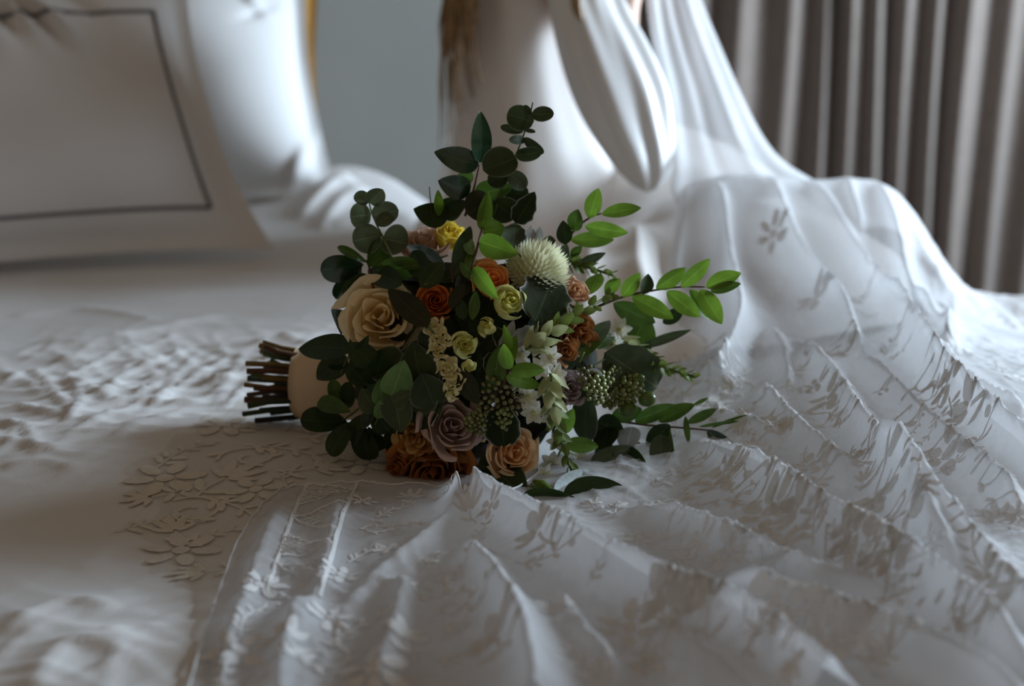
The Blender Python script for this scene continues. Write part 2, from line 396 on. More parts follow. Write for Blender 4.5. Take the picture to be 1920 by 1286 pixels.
# front pillow leans back on the second one
bl = atz(-330, 535, .0); br = atz(512, 468, .01); lean = np.array([.0, .15, .0])
ax = br-bl; ax /= np.linalg.norm(ax)
hz = np.array([ax[1], -ax[0], 0])  # towards the camera
def uplift(p, back, h): return p-hz*back+np.array([0, 0, h])
tr = atY(345, -60, br[1]+.12); tl = uplift(bl, .15, .50)
pillow('pillow', (bl, br, tr, tl), .085, 'large white pillow with dark grey piping, front of the pillows on the bed', creases=[
    (.42, .93, -1.25, .14, .030, .016), (.465, .88, -1.2, .12, -.034, .018), (.51, .90, -1.15, .15, .030, .016), (.555, .85, -1.1, .13, -.028, .018), (.60, .86, -1.1, .2, .026, .018), (.36, .9, -1.4, .14, .026, .016), (.39, .84, -1.3, .12, -.028, .016), (.68, .9, -1.0, .12, -.016, .03)])
bl2 = atY(120, 400, 1.62); bl2[2] = .02; br2 = atY(640, 395, 1.62); br2[2] = .03
tr2 = atY(575, -95, 1.76); tl2 = atY(60, -90, 1.76)
pillow('pillow', (bl2, br2, tr2, tl2), .11, 'bright white pillow standing behind the grey-piped front pillow', piping=False, creases=[(.82, .74, .5, .06, -.02, .012), (.8, .8, 2.2, .08, .014, .014), (.9, .16, 1.0, .1, .018, .02)])
bl3 = atY(250, 400, 1.79); bl3[2] = .03; br3 = atY(612, 395, 1.79); br3[2] = .03
pillow('cushion', (bl3, br3, atY(606, -120, 1.86), atY(230, -120, 1.86)), .05, 'ochre yellow cushion showing as a thin edge behind white pillows', piping=False, pmat='ochre')
for o in COL.objects:
    if o.name == 'cushion': o['category'] = 'cushion'

# ------------------------------------------------------------------ veil (spread over the bed and the lap)
vp = []
for px, py, Y in [(1285, 352, .80), (1340, 336, .80), (1400, 336, .80), (1455, 338, .80), (1520, 345, .81), (1590, 334, .82), (1650, 342, .82), (1705, 405, .80), (1760, 490, .78), (1815, 568, .76), (1905, 610, .75),
                  (1370, 470, .70), (1500, 480, .69), (1620, 480, .70), (1300, 450, .72)]:
    p = atY(px, py, Y); vp.append(p)
    if py < 420 or Y > .74: vp.append((p[0]+.06, p[1]+.10, max(.0, p[2]-.05))); vp.append((p[0]+.11, p[1]+.2, max(-.02, p[2]-.17)))
for px, py, z in [(1385, 590, .055), (1300, 680, .03), (1240, 735, .02), (1560, 620, .06), (1500, 750, .04), (1400, 800, .03), (1740, 620, .06), (1820, 700, .05), (1930, 760, .04), (1650, 760, .045), (1700, 860, .035), (1850, 900, .035),
                  (1200, 860, .014), (1000, 960, .012), (700, 1000, .012), (500, 1150, .012), (400, 1290, .012), (800, 1290, .015), (1200, 1100, .02), (1200, 1290, .02), (1500, 1000, .025), (1600, 1200, .025), (1900, 1060, .03), (1980, 1300, .025), (1050, 800, .012), (600, 940, .01), (300, 1390, .01), (1100, 1390, .02), (2050, 1390, .02), (2050, 800, .03)]:
    vp.append(atz(px, py, z))
veil = Field(vp, floor=bed.z)
vn = vnoise(11, 28, .0022, 2); crV = crumple(9, 46, .0019, 12, .9)
vfold = atz(880, 925)[:2]
veil.extra = lambda q: vn(q)+crV(q)*np.clip(1.6-veil.base(q)*11, .1, 1)*(1-np.exp(-((q-vfold)**2).sum(1)/.06**2))
edge_px = [(1268, 420), (1252, 520), (1240, 600), (1225, 680), (1190, 745), (1120, 800), (1030, 860), (960, 885), (905, 888), (870, 884), (850, 902), (800, 905), (740, 904), (690, 899), (640, 898), (590, 903), (540, 910), (500, 935), (470, 970), (440, 1025), (420, 1080), (395, 1150), (350, 1290), (310, 1400)]
edge_up = [.0]*6+[.008, .022, .038, .046, .028]+[.004]*13
ep = smoothline(np.array([veil.at(*p, up=u_)[:2] for p, u_ in zip(edge_px, edge_up)]), 5)
R = []
for pix, h, wd, asym in [
    ([(1345, 345), (1362, 400), (1378, 500), (1388, 580), (1345, 665), (1255, 728)], [.012, .032, .04, .035, .03, .0], .017, .0),
    ([(1290, 352), (1280, 420), (1265, 520), (1250, 600)], [.0, .02, .0], .02, 0),
    ([(1455, 345), (1490, 430), (1560, 520), (1600, 610), (1625, 680)], [.012, .035, .035, .03, .0], .020, .2),
    ([(1530, 345), (1640, 500), (1740, 620), (1800, 695), (1880, 770), (1960, 850)], [.012, .035, .045, .04, .035, .03], .020, .25),
    ([(1592, 338), (1610, 400), (1625, 450)], [.012, .02, .0], .014, .2),
    ([(1650, 345), (1690, 450), (1740, 570), (1775, 650)], [.012, .03, .025, .0], .016, .2),
    ([(1795, 545), (1778, 600), (1772, 650)], [.0, .02, .0], .012, 0), ([(1705, 410), (1760, 500), (1815, 575)], [.0, .02, .0], .02, 0),
    ([(1480, 620), (1530, 655), (1570, 700), (1620, 775), (1690, 880), (1750, 980), (1810, 1070)], [.02, .03, .03, .035, .04, .035, .03], .018, .25),
    ([(1600, 640), (1680, 720), (1760, 790), (1850, 860), (1930, 930)], .028, .018, .2),
    ([(1640, 830), (1720, 920), (1820, 1010), (1900, 1090), (1960, 1150)], .03, .018, .2),
    ([(1280, 800), (1380, 835), (1480, 880), (1600, 960), (1720, 1030), (1850, 1130), (1960, 1220)], [.015, .03, .04, .042, .042, .04, .04], .022, .3),
    ([(1170, 925), (1290, 955), (1380, 985), (1500, 1050), (1580, 1075), (1700, 1110)], [.015, .025, .03, .03, .025, .02], .016, .25),
    ([(871, 884), (930, 910), (1010, 950), (1130, 1015), (1250, 1070), (1400, 1135), (1510, 1210), (1640, 1310)], [.036, .036, .036, .04, .042, .045, .045, .04], .022, .3),
    ([(1330, 1062), (1430, 1085), (1530, 1110), (1700, 1165), (1860, 1245), (1960, 1310)], .032, .018, .25),
    ([(871, 886), (860, 938), (790, 1000), (700, 1075), (640, 1160)], [.002, .012, .016, .012, .004], .014, 0),
    ([(850, 1000), (905, 1040), (950, 1100), (985, 1190), (1005, 1310)], [.02, .035, .042, .042, .04], .022, .2),
    ([(545, 912), (500, 990), (470, 1080), (430, 1180), (390, 1310)], .012, .016, 0),
    ([(640, 905), (620, 1000), (590, 1110), (560, 1200)], .010, .014, 0),
    ([(760, 1060), (740, 1150), (700, 1260)], .016, .018, 0), ([(560, 1110), (530, 1200), (520, 1310)], .018, .02, 0),
    ([(1040, 1110), (1090, 1180), (1160, 1260)], .02, .02, 0), ([(1220, 1160), (1330, 1230), (1420, 1310)], .024, .02, .2),
    ([(1200, 790), (1300, 765), (1400, 780), (1470, 820)], .015, .014, 0), ([(1420, 700), (1470, 760), (1540, 820), (1600, 880)], .022, .016, .2),
    ([(1440, 600), (1470, 660), (1480, 720)], .02, .016, .2), ([(1750, 680), (1830, 720), (1930, 740)], .022, .016, .2)]:
    R.append(veil.ridge(pix, np.array(h)*(1.6 if len(R) < 8 else 1.25), wd*(.85 if len(R) < 8 else 1), asym, taper=pix[0][0] != 871 and len(R) >= 8))
veil.ridges = R
vroot_loc = atz(1300, 1000); VR = empty('bridal_veil', vroot_loc, 'white lace embroidered tulle veil spread in long folds over the bed', 'veil'); WORLD[VR.name] = vroot_loc
far = [atY(1285, 350, .80)[:2]+np.array([.11, .19])]+[atY(px, py, Y)[:2]+np.array([.10, .15]) for px, py, Y in [(1400, 336, .80), (1520, 345, .81), (1650, 342, .82), (1705, 405, .80), (1815, 568, .76), (1905, 610, .75)]]
poly = np.vstack([far[0][None], atY(1278, 352, .80)[None, :2], ep, [atz(1000, 1420)[:2], atz(2080, 1420)[:2], atz(2100, 900)[:2], atz(2060, 640)[:2]], np.array(far[1:])[::-1]])
field_mesh('tulle_sheet', veil.z, poly, .0036, M['tulle'], VR)
hem = np.c_[ep, veil.z(ep)+.0015]
mesh('hem', *tube(hem[16:], .0012, 5), M['lacewhite'], VR)
# flat sheer lace layer on the sheet beside the bouquet
sp_ = [(455, 742), (480, 752), (560, 765), (640, 770), (740, 800), (800, 900), (700, 960), (520, 1010), (430, 1110), (385, 1108), (340, 1100), (325, 1070), (285, 1075), (300, 1030), (262, 1000), (300, 960), (285, 930), (235, 935), (262, 900), (232, 885), (265, 860), (300, 850), (330, 815), (365, 812), (385, 780), (430, 775)]
spl = smoothline(np.array([bed.at(*p)[:2] for p in sp_+sp_[:1]]), 4)[:-1]
field_mesh('sheer_layer', bed.z, spl, .006, M['sheer'], VR, .0018)

# ------------------------------------------------------------------ lace motifs (raised embroidery lying on the cloth)
def ell(cx, cy, a, b, rot=0, n=9, dome=.0009):
    P = [(cx, cy, dome)]; 
    for k in range(n):
        t = 2*PI*k/n; x, y = a*math.cos(t), b*math.sin(t); P.append((cx+x*math.cos(rot)-y*math.sin(rot), cy+x*math.sin(rot)+y*math.cos(rot), 0))
    return P, [(0, 1+k, 1+(k+1) % n) for k in range(n)]
def stroke(pts, wd, dome=.0007):
    P = []; pts = np.asarray(pts, float)
    for i, p in enumerate(pts):
        t = pts[min(i+1, len(pts)-1)]-pts[max(i-1, 0)]; t = t/(np.linalg.norm(t)+1e-9); nn = np.array([-t[1], t[0]])*wd/2
        P += [(*(p-nn), 0), (*p, dome), (*(p+nn), 0)]
    return P, gridfaces(len(pts), 3)
def m_flower(r, k=6):
    L = [ell(0, 0, r*.22, r*.22)]
    for i in range(k):
        a = 2*PI*i/k; L.append(ell(math.cos(a)*r*.62, math.sin(a)*r*.62, r*.38, r*.21, a))
    return join(L)
def m_spray(r, k=4, bend=.5):
    pts = [(r*(2*i/8-1), r*bend*math.sin(i/8*2.2)-r*.3) for i in range(9)]; L = [stroke(pts, r*.06)]
    for i in range(k):
        j = 1+i*7/k; x, y = pts[int(j)]
        for s in (-1, 1):
            a = .35+s*.85; ln = r*(.34-.03*i); L.append(ell(x+math.cos(a)*ln*.8, y+math.sin(a)*ln*.8, ln*.62, ln*.24, a))
    return join(L)
def m_scroll(r):
    pts = [(r*(.15+.085*t)*math.cos(t*.9), r*(.15+.085*t)*math.sin(t*.9)) for t in np.linspace(0, 8.5, 26)]; L = [stroke(pts, r*.10)]
    for t in (3.5, 5., 6.5, 8.): 
        q = r*(.15+.085*t)*1.22; a = t*.9; L.append(ell(q*math.cos(a), q*math.sin(a), r*.22, r*.10, a+.7))
    return join(L)
def m_lily(r):
    L = []
    for a, ln in ((-1.1, .75), (-.55, .95), (0, 1.05), (.55, .95), (1.1, .75)):
        L.append(ell(math.sin(a)*ln*r*.55, math.cos(a)*ln*r*.55, r*.14*ln, r*.46*ln, -a))
    L.append(stroke([(0, 0), (0, -r*.5), (r*.15, -r)], r*.08)); L.append(ell(r*.35, -r*.55, r*.3, r*.11, .6)); L.append(ell(-r*.22, -r*.5, r*.3, r*.11, 2.4))
    return join(L)
def m_dots(r, k=7):
    return join([ell(r*(2*i/(k-1)-1), r*.12*math.sin(i), r*.075, r*.06) for i in range(k)])
def m_lattice(r):
    T = np.array([(-r*.75, -r*.5), (r*.75, -r*.5), (0, r*.8)]); L = [stroke([T[i], T[(i+1) % 3]], r*.055) for i in range(3)]
    for k in range(1, 7):
        f = k/7
        L.append(stroke([T[0]+(T[1]-T[0])*f, T[0]+(T[2]-T[0])*f], r*.018)); L.append(stroke([T[1]+(T[0]-T[1])*f, T[1]+(T[2]-T[1])*f], r*.018)); L.append(stroke([T[2]+(T[0]-T[2])*f, T[2]+(T[1]-T[2])*f], r*.018))
    return join(L)
NM = {'f': ('lace_flower', m_flower), 's': ('lace_spray', m_spray), 'c': ('lace_scroll', m_scroll), 'l': ('lace_lily', m_lily), 'd': ('lace_dots', m_dots), 'x': ('lace_lattice', m_lattice)}
def place(field, px, py, kind, r, rot, m, lift=.0012, xy=None):
    c = field.at(px, py)[:2] if xy is None else xy
    v, f = NM[kind][1](r); v = np.array(v); cr, sr = math.cos(rot), math.sin(rot)
    q = np.c_[c[0]+v[:, 0]*cr-v[:, 1]*sr, c[1]+v[:, 0]*sr+v[:, 1]*cr]
    return mesh(NM[kind][0], np.c_[q, field.z(q)+v[:, 2]+lift], f, m, VR)
LB, LW, LL = M['lacebeige'], M['lacewhite'], M['lace']
# on the sheer layer
for px, py, k, r, a in [(310, 900, 'f', .040, .3), (350, 850, 's', .045, .8), (300, 985, 's', .04, .2), (360, 960, 'c', .036, 1.), (420, 900, 'l', .045, -.6), (470, 860, 'c', .038, 2.), (540, 850, 's', .05, -.7), (590, 880, 'l', .036, -1.2), (340, 1035, 'f', .036, .9), (385, 1075, 'l', .03, 1.7),
                      (440, 960, 's', .045, -1.), (500, 800, 's', .045, .4), (420, 800, 'f', .035, 0), (570, 800, 'c', .035, .6), (640, 830, 's', .045, -.5), (680, 870, 'f', .034, .4), (285, 935, 'l', .03, 2.), (480, 920, 'f', .03, .2), (400, 1010, 's', .035, .4), (620, 780, 'l', .035, .2), (540, 900, 's', .03, 1.5), (330, 1000, 'l', .03, .5)]:
    place(bed, px, py, k, r*1.1, a, LB, .0024)
# on the big folds
for px, py, k, r, a in [(1640, 930, 'l', .04, 2.5), (1610, 860, 's', .035, 1.4), (1560, 880, 's', .04, .4), (1680, 900, 's', .035, -.8), (1700, 960, 'l', .03, -2.4), (1580, 1010, 'x', .035, .3), (1640, 1040, 'x', .035, 3.3), (1590, 990, 'f', .018, .2), (1680, 1020, 'f', .02, .6), (1700, 1060, 'x', .035, .2),
                      (1385, 1010, 'x', .03, 1.2), (1440, 1030, 'x', .028, -.4), (1425, 1000, 'f', .014, .2), (1350, 1030, 'd', .014, .9), (1480, 1035, 'd', .02, .9), (1660, 1090, 'd', .04, -.5), (1760, 1125, 'd', .045, -.55), (1290, 1090, 'f', .02, .5), (1240, 1070, 's', .018, .2), (1255, 1130, 'l', .03, .4), (1330, 1135, 'l', .028, -.3), (1350, 1110, 'd', .012, 1.),
                      (1010, 1000, 'l', .03, .3), (1050, 985, 'c', .02, 1.), (1030, 1050, 's', .03, -.5), (1140, 1030, 's', .02, .2), (1200, 1010, 'f', .016, .3), (1110, 950, 'l', .018, .2), (1155, 955, 'l', .02, -.2), (1060, 1140, 'l', .03, .3), (1180, 1180, 'f', .03, .4), (1160, 1230, 'c', .03, 1.), (1260, 1200, 's', .03, .4), (1100, 1240, 's', .03, 2.),
                      (1560, 1150, 'f', .028, .4), (1620, 1200, 'l', .03, .3), (1500, 1140, 'c', .025, .2), (1700, 1200, 's', .03, -.3), (1840, 1020, 's', .04, 1.2), (1880, 1080, 's', .035, 1.5), (1870, 980, 'l', .03, .4), (1780, 850, 'f', .035, .2), (1840, 830, 's', .035, .5), (1860, 880, 'c', .03, .7), (1890, 700, 's', .04, 1.5), (1820, 760, 'l', .03, .5),
                      (1250, 900, 'c', .025, .3), (1300, 880, 's', .03, .2), (1350, 905, 'f', .03, .7), (1400, 930, 'c', .028, .5), (1260, 940, 's', .03, .1), (1330, 950, 's', .03, -.2), (1440, 960, 'f', .03, .2), (1500, 960, 'l', .03, .4), (1470, 900, 'c', .03, .9), (1540, 930, 's', .03, .9),
                      (880, 960, 'l', .022, .2), (905, 1000, 's', .022, 1.), (920, 950, 'f', .012, .2), (890, 1150, 's', .035, .6), (930, 1200, 'l', .035, .2), (880, 1230, 's', .03, -.4), (850, 1140, 'c', .02, .3)]:
    place(veil, px, py, k, r, a, LL)
for px, py, k, r, a in [(770, 935, 'l', .022, .1), (810, 940, 'f', .010, .2), (830, 930, 's', .012, .2), (740, 960, 's', .022, .5), (700, 990, 'c', .02, .4), (760, 990, 's', .022, -.3), (680, 940, 'f', .016, .1), (690, 1040, 's', .024, .6), (640, 1080, 'f', .02, .5), (730, 1030, 'f', .018, .3),
                      (490, 1100, 'f', .025, .1), (520, 1140, 'c', .025, .6), (470, 1160, 's', .03, 1.2), (540, 1190, 'l', .03, .5), (450, 1220, 'f', .03, .2), (510, 1250, 's', .03, .9), (600, 1230, 'c', .03, .3), (430, 1270, 's', .03, 1.4), (680, 1180, 's', .03, .4), (620, 1160, 'f', .02, .4), (590, 1080, 's', .02, .3), (760, 1200, 'l', .03, .2), (700, 1250, 'f', .03, .6), (800, 1110, 'c', .022, .1), (820, 1040, 's', .02, .9), (870, 1060, 's', .02, .9),
                      (1420, 760, 's', .03, .4), (1380, 730, 'c', .03, .3), (1330, 760, 'f', .03, .1), (1440, 820, 's', .035, .2), (1520, 790, 'c', .03, .5), (1500, 700, 's', .03, .8), (1560, 740, 'f', .03, .3), (1640, 800, 's', .03, .9), (1700, 780, 'c', .03, .2), (1620, 560, 's', .03, .4), (1530, 560, 'f', .03, .2), (1680, 640, 's', .03, .6), (1740, 700, 'c', .03, .1), (1460, 560, 's', .03, 1.2), (1450, 440, 'f', .025, .2), (1570, 660, 'c', .03, .3), (1300, 730, 's', .03, .4), (1250, 790, 's', .025, .2)]:
    place(veil, px, py, k, r, a, LW)
for i in range(90):
    px, py = (random.uniform(1200, 1915), random.uniform(700, 1280)) if i < 46 else (random.uniform(1240, 1800), random.uniform(640, 920))
    place(veil, px, py, random.choice('fscls'), random.uniform(.014, .026), random.uniform(0, 6.28), random.choice((LL, LW, LW)) if i < 46 else LW)
# insertion band of lattice triangles near the front edge
ba = smoothline([veil.at(*p)[:2] for p in [(575, 908), (545, 980), (520, 1050), (500, 1110)]], 8); bb = smoothline([veil.at(*p)[:2] for p in [(672, 903), (640, 980), (618, 1060), (600, 1120)]], 8)
band = []
for e in (ba, bb): band.append(stroke(e, .0035))
n = len(ba)
for i in range(0, n-5, 5):
    a, b, c = (ba[i], ba[i+5], bb[i+2]) if (i//5) % 2 == 0 else (bb[i], bb[i+5], ba[i+2])
    for p, q in ((a, c), (b, c)): band.append(stroke([p+(q-p)*k/6 for k in range(7)], .003))
    for k in range(1, 7):
        f = k/7
        band.append(stroke([a+(b-a)*f*1., a+(b-a)*f+(c-a)*(1-f)], .001)); band.append(stroke([b+(a-b)*f, b+(a-b)*f+(c-b)*(1-f)], .001))
v, f = join(band); v = np.array(v); mesh('lace_band', np.c_[v[:, :2], veil.z(v[:, :2])+v[:, 2]+.0012], f, LW, VR)
# veil hanging from above behind the lap
rows = [((1205, -160, 1.10), (1262, -160, 1.16)), ((1208, -60, 1.07), (1292, -60, 1.14)), ((1212, 20, 1.05), (1318, 10, 1.12)), ((1222, 90, 1.03), (1352, 90, 1.10)), ((1240, 170, 1.0), (1392, 180, 1.07)), ((1250, 250, .97), (1432, 255, 1.03)), ((1255, 310, .93), (1470, 300, .98)), ((1250, 350, .88), (1520, 332, .93)), ((1262, 385, .84), (1560, 352, .90))]
A = smoothline([atY(*a) for a, b in rows], 5); B = smoothline([atY(*b) for a, b in rows], 5); nc = 60; V = []
for i, (a, b) in enumerate(zip(A, B)):
    t = i/(len(A)-1)
    for j in range(nc):
        s = j/(nc-1); p = a+(b-a)*s
        p = p+np.array([.1, -1, .1])*(.022*math.sin(s*8.5+.7+t*.8)+.010*math.sin(s*21+t*2)+.05*math.sin(s*PI))*(.4+.6*t)
        V.append(p)
mesh('hanging_fall', V, gridfaces(len(A), nc), M['tulle'], VR)

# ------------------------------------------------------------------ person
PC = np.array([.06, 1.27, 0.]); P_ = empty('person', PC, 'person seated on the bed in a white satin gown with long loose hair', 'person'); WORLD[P_.name] = PC
J = {'pel': (.06, 1.27, .12), 'waist': (.045, 1.28, .28), 'chest': (.05, 1.27, .43), 'neck': (.07, 1.26, .58), 'head0': (.09, 1.25, .66), 'head1': (.10, 1.245, .76), 'head2': (.10, 1.245, .84),
     'rs': (.06, 1.20, .56), 're': (.185, .99, .26), 'rw': (.185, 1.02, .46), 'rh': (.205, 1.04, .53), 'ls': (.10, 1.40, .50), 'le': (.15, 1.39, .28), 'lw': (.11, 1.31, .18), 'lh': (.11, 1.30, .14),
     'rk': (.42, 1.04, .03), 'ra': (.72, 1.10, -.16), 'rt': (.80, 1.06, -.22), 'lk': (.48, 1.12, .03), 'la': (.76, 1.18, -.16), 'lt': (.84, 1.14, -.22), 'rhip': (.07, 1.23, .06), 'lhip': (.11, 1.34, .06)}
fing = {}
for side, b, dirv, spread in (('r', 'rh', np.array([.15, .25, 1.]), np.array([1., -.3, 0])), ('l', 'lh', np.array([.1, -.1, -1.]), np.array([.9, .3, 0.]))):
    dirv = dirv/np.linalg.norm(dirv)
    for k, (o_, ln) in enumerate(((-.028, .05), (-.011, .078), (.008, .084), (.026, .078), (.040, .062))):
        q0 = np.array(J[b])+spread*o_*.9+dirv*(.0 if k == 0 else .03); sp2 = spread*(-.6 if k == 0 else 0)
        q1 = q0+(dirv+sp2)*ln*.5; q2 = q1+(dirv+sp2*.4+np.array([.35, .1, -.2]))*ln*.4
        for nm, q in (('a', q0), ('b', q1), ('c', q2)): fing[f'{side}{k}{nm}'] = tuple(q)
J.update(fing); keys = list(J); rad = {'pel': .11, 'waist': .095, 'chest': .10, 'neck': .048, 'head0': .06, 'head1': .088, 'head2': .07, 'rs': .045, 'ls': .045, 're': .03, 'le': .04, 'rw': .026, 'lw': .026, 'rh': .03, 'lh': .03, 'rhip': .062, 'lhip': .062, 'rk': .045, 'lk': .045, 'ra': .038, 'la': .038, 'rt': .035, 'lt': .035}
E = [('pel', 'waist'), ('waist', 'chest'), ('chest', 'neck'), ('neck', 'head0'), ('head0', 'head1'), ('head1', 'head2'), ('chest', 'rs'), ('rs', 're'), ('re', 'rw'), ('rw', 'rh'), ('chest', 'ls'), ('ls', 'le'), ('le', 'lw'), ('lw', 'lh'), ('pel', 'rhip'), ('pel', 'lhip'), ('rhip', 'rk'), ('rk', 'ra'), ('ra', 'rt'), ('lhip', 'lk'), ('lk', 'la'), ('la', 'lt')]
for sd in 'rl':
    for k in range(5): E += [(sd+'h', f'{sd}{k}a'), (f'{sd}{k}a', f'{sd}{k}b'), (f'{sd}{k}b', f'{sd}{k}c')]
me = bpy.data.meshes.new('body'); me.from_pydata([tuple(np.array(J[k])-PC) for k in keys], [(keys.index(a), keys.index(b)) for a, b in E], [])
me.materials.append(M['skin']); bo = bpy.data.objects.new('body', me); COL.objects.link(bo); bo.parent = P_
sk = bo.modifiers.new('skin', 'SKIN'); sk.use_smooth_shade = True
for i, k in enumerate(keys):
    r = rad.get(k, .009); me.skin_vertices[0].data[i].radius = (r, r); me.skin_vertices[0].data[i].use_root = (k == 'pel')
bo.modifiers.new('sub', 'SUBSURF').levels = 1; bo.modifiers['sub'].render_levels = 2
def loft(name, rings, m, parent, nseg=72, sub=5, folds=(), depth=.5, cap=False):
    """rings: (left px, right px, py, Y centre, depth half)"""
    C = []; 
    for l, r, py, Y, dp in rings:
        a, b = atY(l, py, Y), atY(r, py, Y); C.append((*((a+b)/2), (b[0]-a[0])/2, dp))
    C = smoothline(np.array(C), sub); V = []
    for i, c in enumerate(C):
        t = i/(len(C)-1)
        for k in range(nseg):
            a = 2*PI*k/nseg; f = 1+sum(am*math.sin(fr*a+ph+tw*t)*(g0+(g1-g0)*t) for fr, ph, tw, am, g0, g1 in folds)
            V.append((c[0]+c[3]*f*math.cos(a), c[1]+c[4]*f*math.sin(a), c[2]))
    F = gridfaces(len(C), nseg, True)
    return mesh(name, V, F, m, parent)
loft('gown', [(905, 1040, -170, 1.27, .10), (870, 1075, -100, 1.27, .12), (862, 1092, 0, 1.27, .135), (856, 1110, 100, 1.27, .14), (846, 1140, 200, 1.27, .155), (832, 1190, 300, 1.27, .18), (815, 1235, 380, 1.25, .21), (790, 1270, 440, 1.22, .25), (770, 1300, 485, 1.2, .29)], M['satin'], P_,
     folds=[(7, .3, 1.5, .020, .3, 1.2), (13, 1.1, -2., .010, .4, 1.5), (4, 2., 1., .025, .2, 1.)])
# satin sleeve hanging from the raised forearm
loft('sleeve', [(1005, 1150, -170, 1.07, .055), (1018, 1160, -60, 1.05, .06), (1034, 1176, 10, 1.03, .065), (1050, 1214, 80, 1.0, .07), (1074, 1250, 160, .98, .075), (1104, 1262, 230, .97, .075), (1138, 1264, 285, .96, .065), (1164, 1256, 322, .95, .05), (1186, 1240, 345, .94, .035), (1204, 1222, 357, .93, .015)], M['satinw'], P_, nseg=120,
     folds=[(5, 3.9, 1.6, .09, .6, 1.), (9, .5, -2.5, .05, .8, 1.), (14, 2.5, 3., .018, 1., .6)])
# skirt spread on the bed
sk_pts = [atY(px, py, Y) for px, py, Y in [(850, 440, 1.15), (1000, 430, 1.12), (1150, 400, 1.05), (1250, 370, .95), (1300, 380, .85)]]
sk_pts += [atz(px, py, z) for px, py, z in [(1180, 520, .09), (1260, 560, .06), (1150, 640, .03), (1050, 560, .06), (950, 540, .04), (850, 520, .03), (760, 470, .015), (1000, 650, .015), (1200, 700, .015), (1300, 640, .04), (1340, 560, .06), (1400, 650, .015), (1500, 645, .015), (1620, 620, .015), (1700, 600, .015)]]
sk_pts += [np.array([.35, 1.1, .19]), np.array([.2, 1.3, .22]), np.array([.5, 1.0, .12]), np.array([.22, 1.06, .18]), np.array([.30, .97, .17]), np.array([.45, .86, .13]), np.array([-.1, 1.4, .1])]
skirt = Field(sk_pts, floor=bed.z)
skirt.ridges = [skirt.ridge(p, h, w_, 0) for p, h, w_ in [([(1190, 400), (1200, 480), (1210, 560), (1180, 650)], .03, .03), ([(1120, 420), (1100, 520), (1080, 620)], .025, .03), ([(1240, 520), (1290, 560), (1330, 600)], .02, .02), ([(950, 450), (920, 520), (880, 560)], .02, .03)]]
skirt.extra = vnoise(21, 14, .003, 2)
spoly = smoothline([skirt.at(*p)[:2] for p in [(800, 470), (850, 530), (950, 580), (1040, 660), (1150, 690), (1230, 700), (1310, 670), (1400, 650), (1500, 640), (1620, 615), (1700, 590)]]+[np.array(q) for q in [(.63, .86), (.57, .98), (.45, 1.14), (.2, 1.38), (-.12, 1.42), (-.19, 1.3)]], 4)
field_mesh('skirt', skirt.z, spoly, .008, M['satin'], P_)
# hair: many fine locks down the back, one lock over the sleeve
random.seed(31); H = []
def lock(pts, r): 
    L = smoothline([atY(*p) for p in pts], 4); H.append(tube(L, [r*(1-.75*(i/(len(L)-1))**2) for i in range(len(L))], 5))
for i in range(64):
    a = random.uniform(0, 1); x0 = 838+a*60; e = random.uniform(60, 330)*(1-.5*a); j = random.uniform(-10, 10); Y = 1.13-.10*random.random()+.1*(1-a)
    lock([(x0+60, -260, Y+.1), (x0+20, -140, Y), (x0, -40, Y), (x0-8+j, e*.45, Y), (x0-4+j*1.5, e*.8, Y+.01), (x0+j*2.2, e, Y+.02)], random.uniform(.0018, .0036))
for i in range(9):
    j = random.uniform(-9, 9); lock([(1040+j, -260, 1.05), (1072+j, -120, .96), (1078+j, -20, .95), (1082+j*.8, 20, .95), (1095+j*.5, 45+j, .95), (1135, 62+j*.4, .95)], .0035)
for i in range(120):
    th = random.uniform(0, 2*PI); ph = random.uniform(0, 1.3); c = np.array([.09, 1.255, .75]); R_ = .10
    P3 = []
    for k in range(7):
        f = k/6; q = ph+f*1.5; rr = R_*(1-.0*f); p = c+rr*np.array([math.sin(min(q, 1.6))*math.cos(th), math.sin(min(q, 1.6))*math.sin(th), math.cos(min(q, 1.6))*1.05])
        if q > 1.6: p[2] -= (q-1.6)*.12
        P3.append(p)
    if not (math.cos(th-math.atan2(-.43, .9)) > .55 and ph > .35): H.append(tube(P3, .007, 5))
mesh('hair', *join(H), M['hair'], P_)
fc = np.array([.09, 1.25, .745]); g_ = np.array([.9, -.43, 0]); s_ = np.array([.43, .9, 0])
V, F = tube([fc+g_*.075+np.array([0, 0, .03]), fc+g_*.105+np.array([0, 0, -.005]), fc+g_*.085+np.array([0, 0, -.02])], [.008, .013, .008], 8); mesh('nose', V, F, M['skin'], P_)
for s in (-1, 1):
    c = fc+g_*.078+s_*s*.032+np.array([0, 0, .022]); mesh('eye', *tube([c-s_*.012, c-s_*.005+g_*.006, c+s_*.005+g_*.006, c+s_*.012], [.002, .008, .008, .002], 8), mat('eye_white', (.8, .78, .75), .3), P_)
c = fc+g_*.082+np.array([0, 0, -.045]); mesh('mouth', *tube([c-s_*.022, c+g_*.006, c+s_*.022], [.002, .007, .002], 8), mat('lips', (.5, .16, .14), .4), P_)

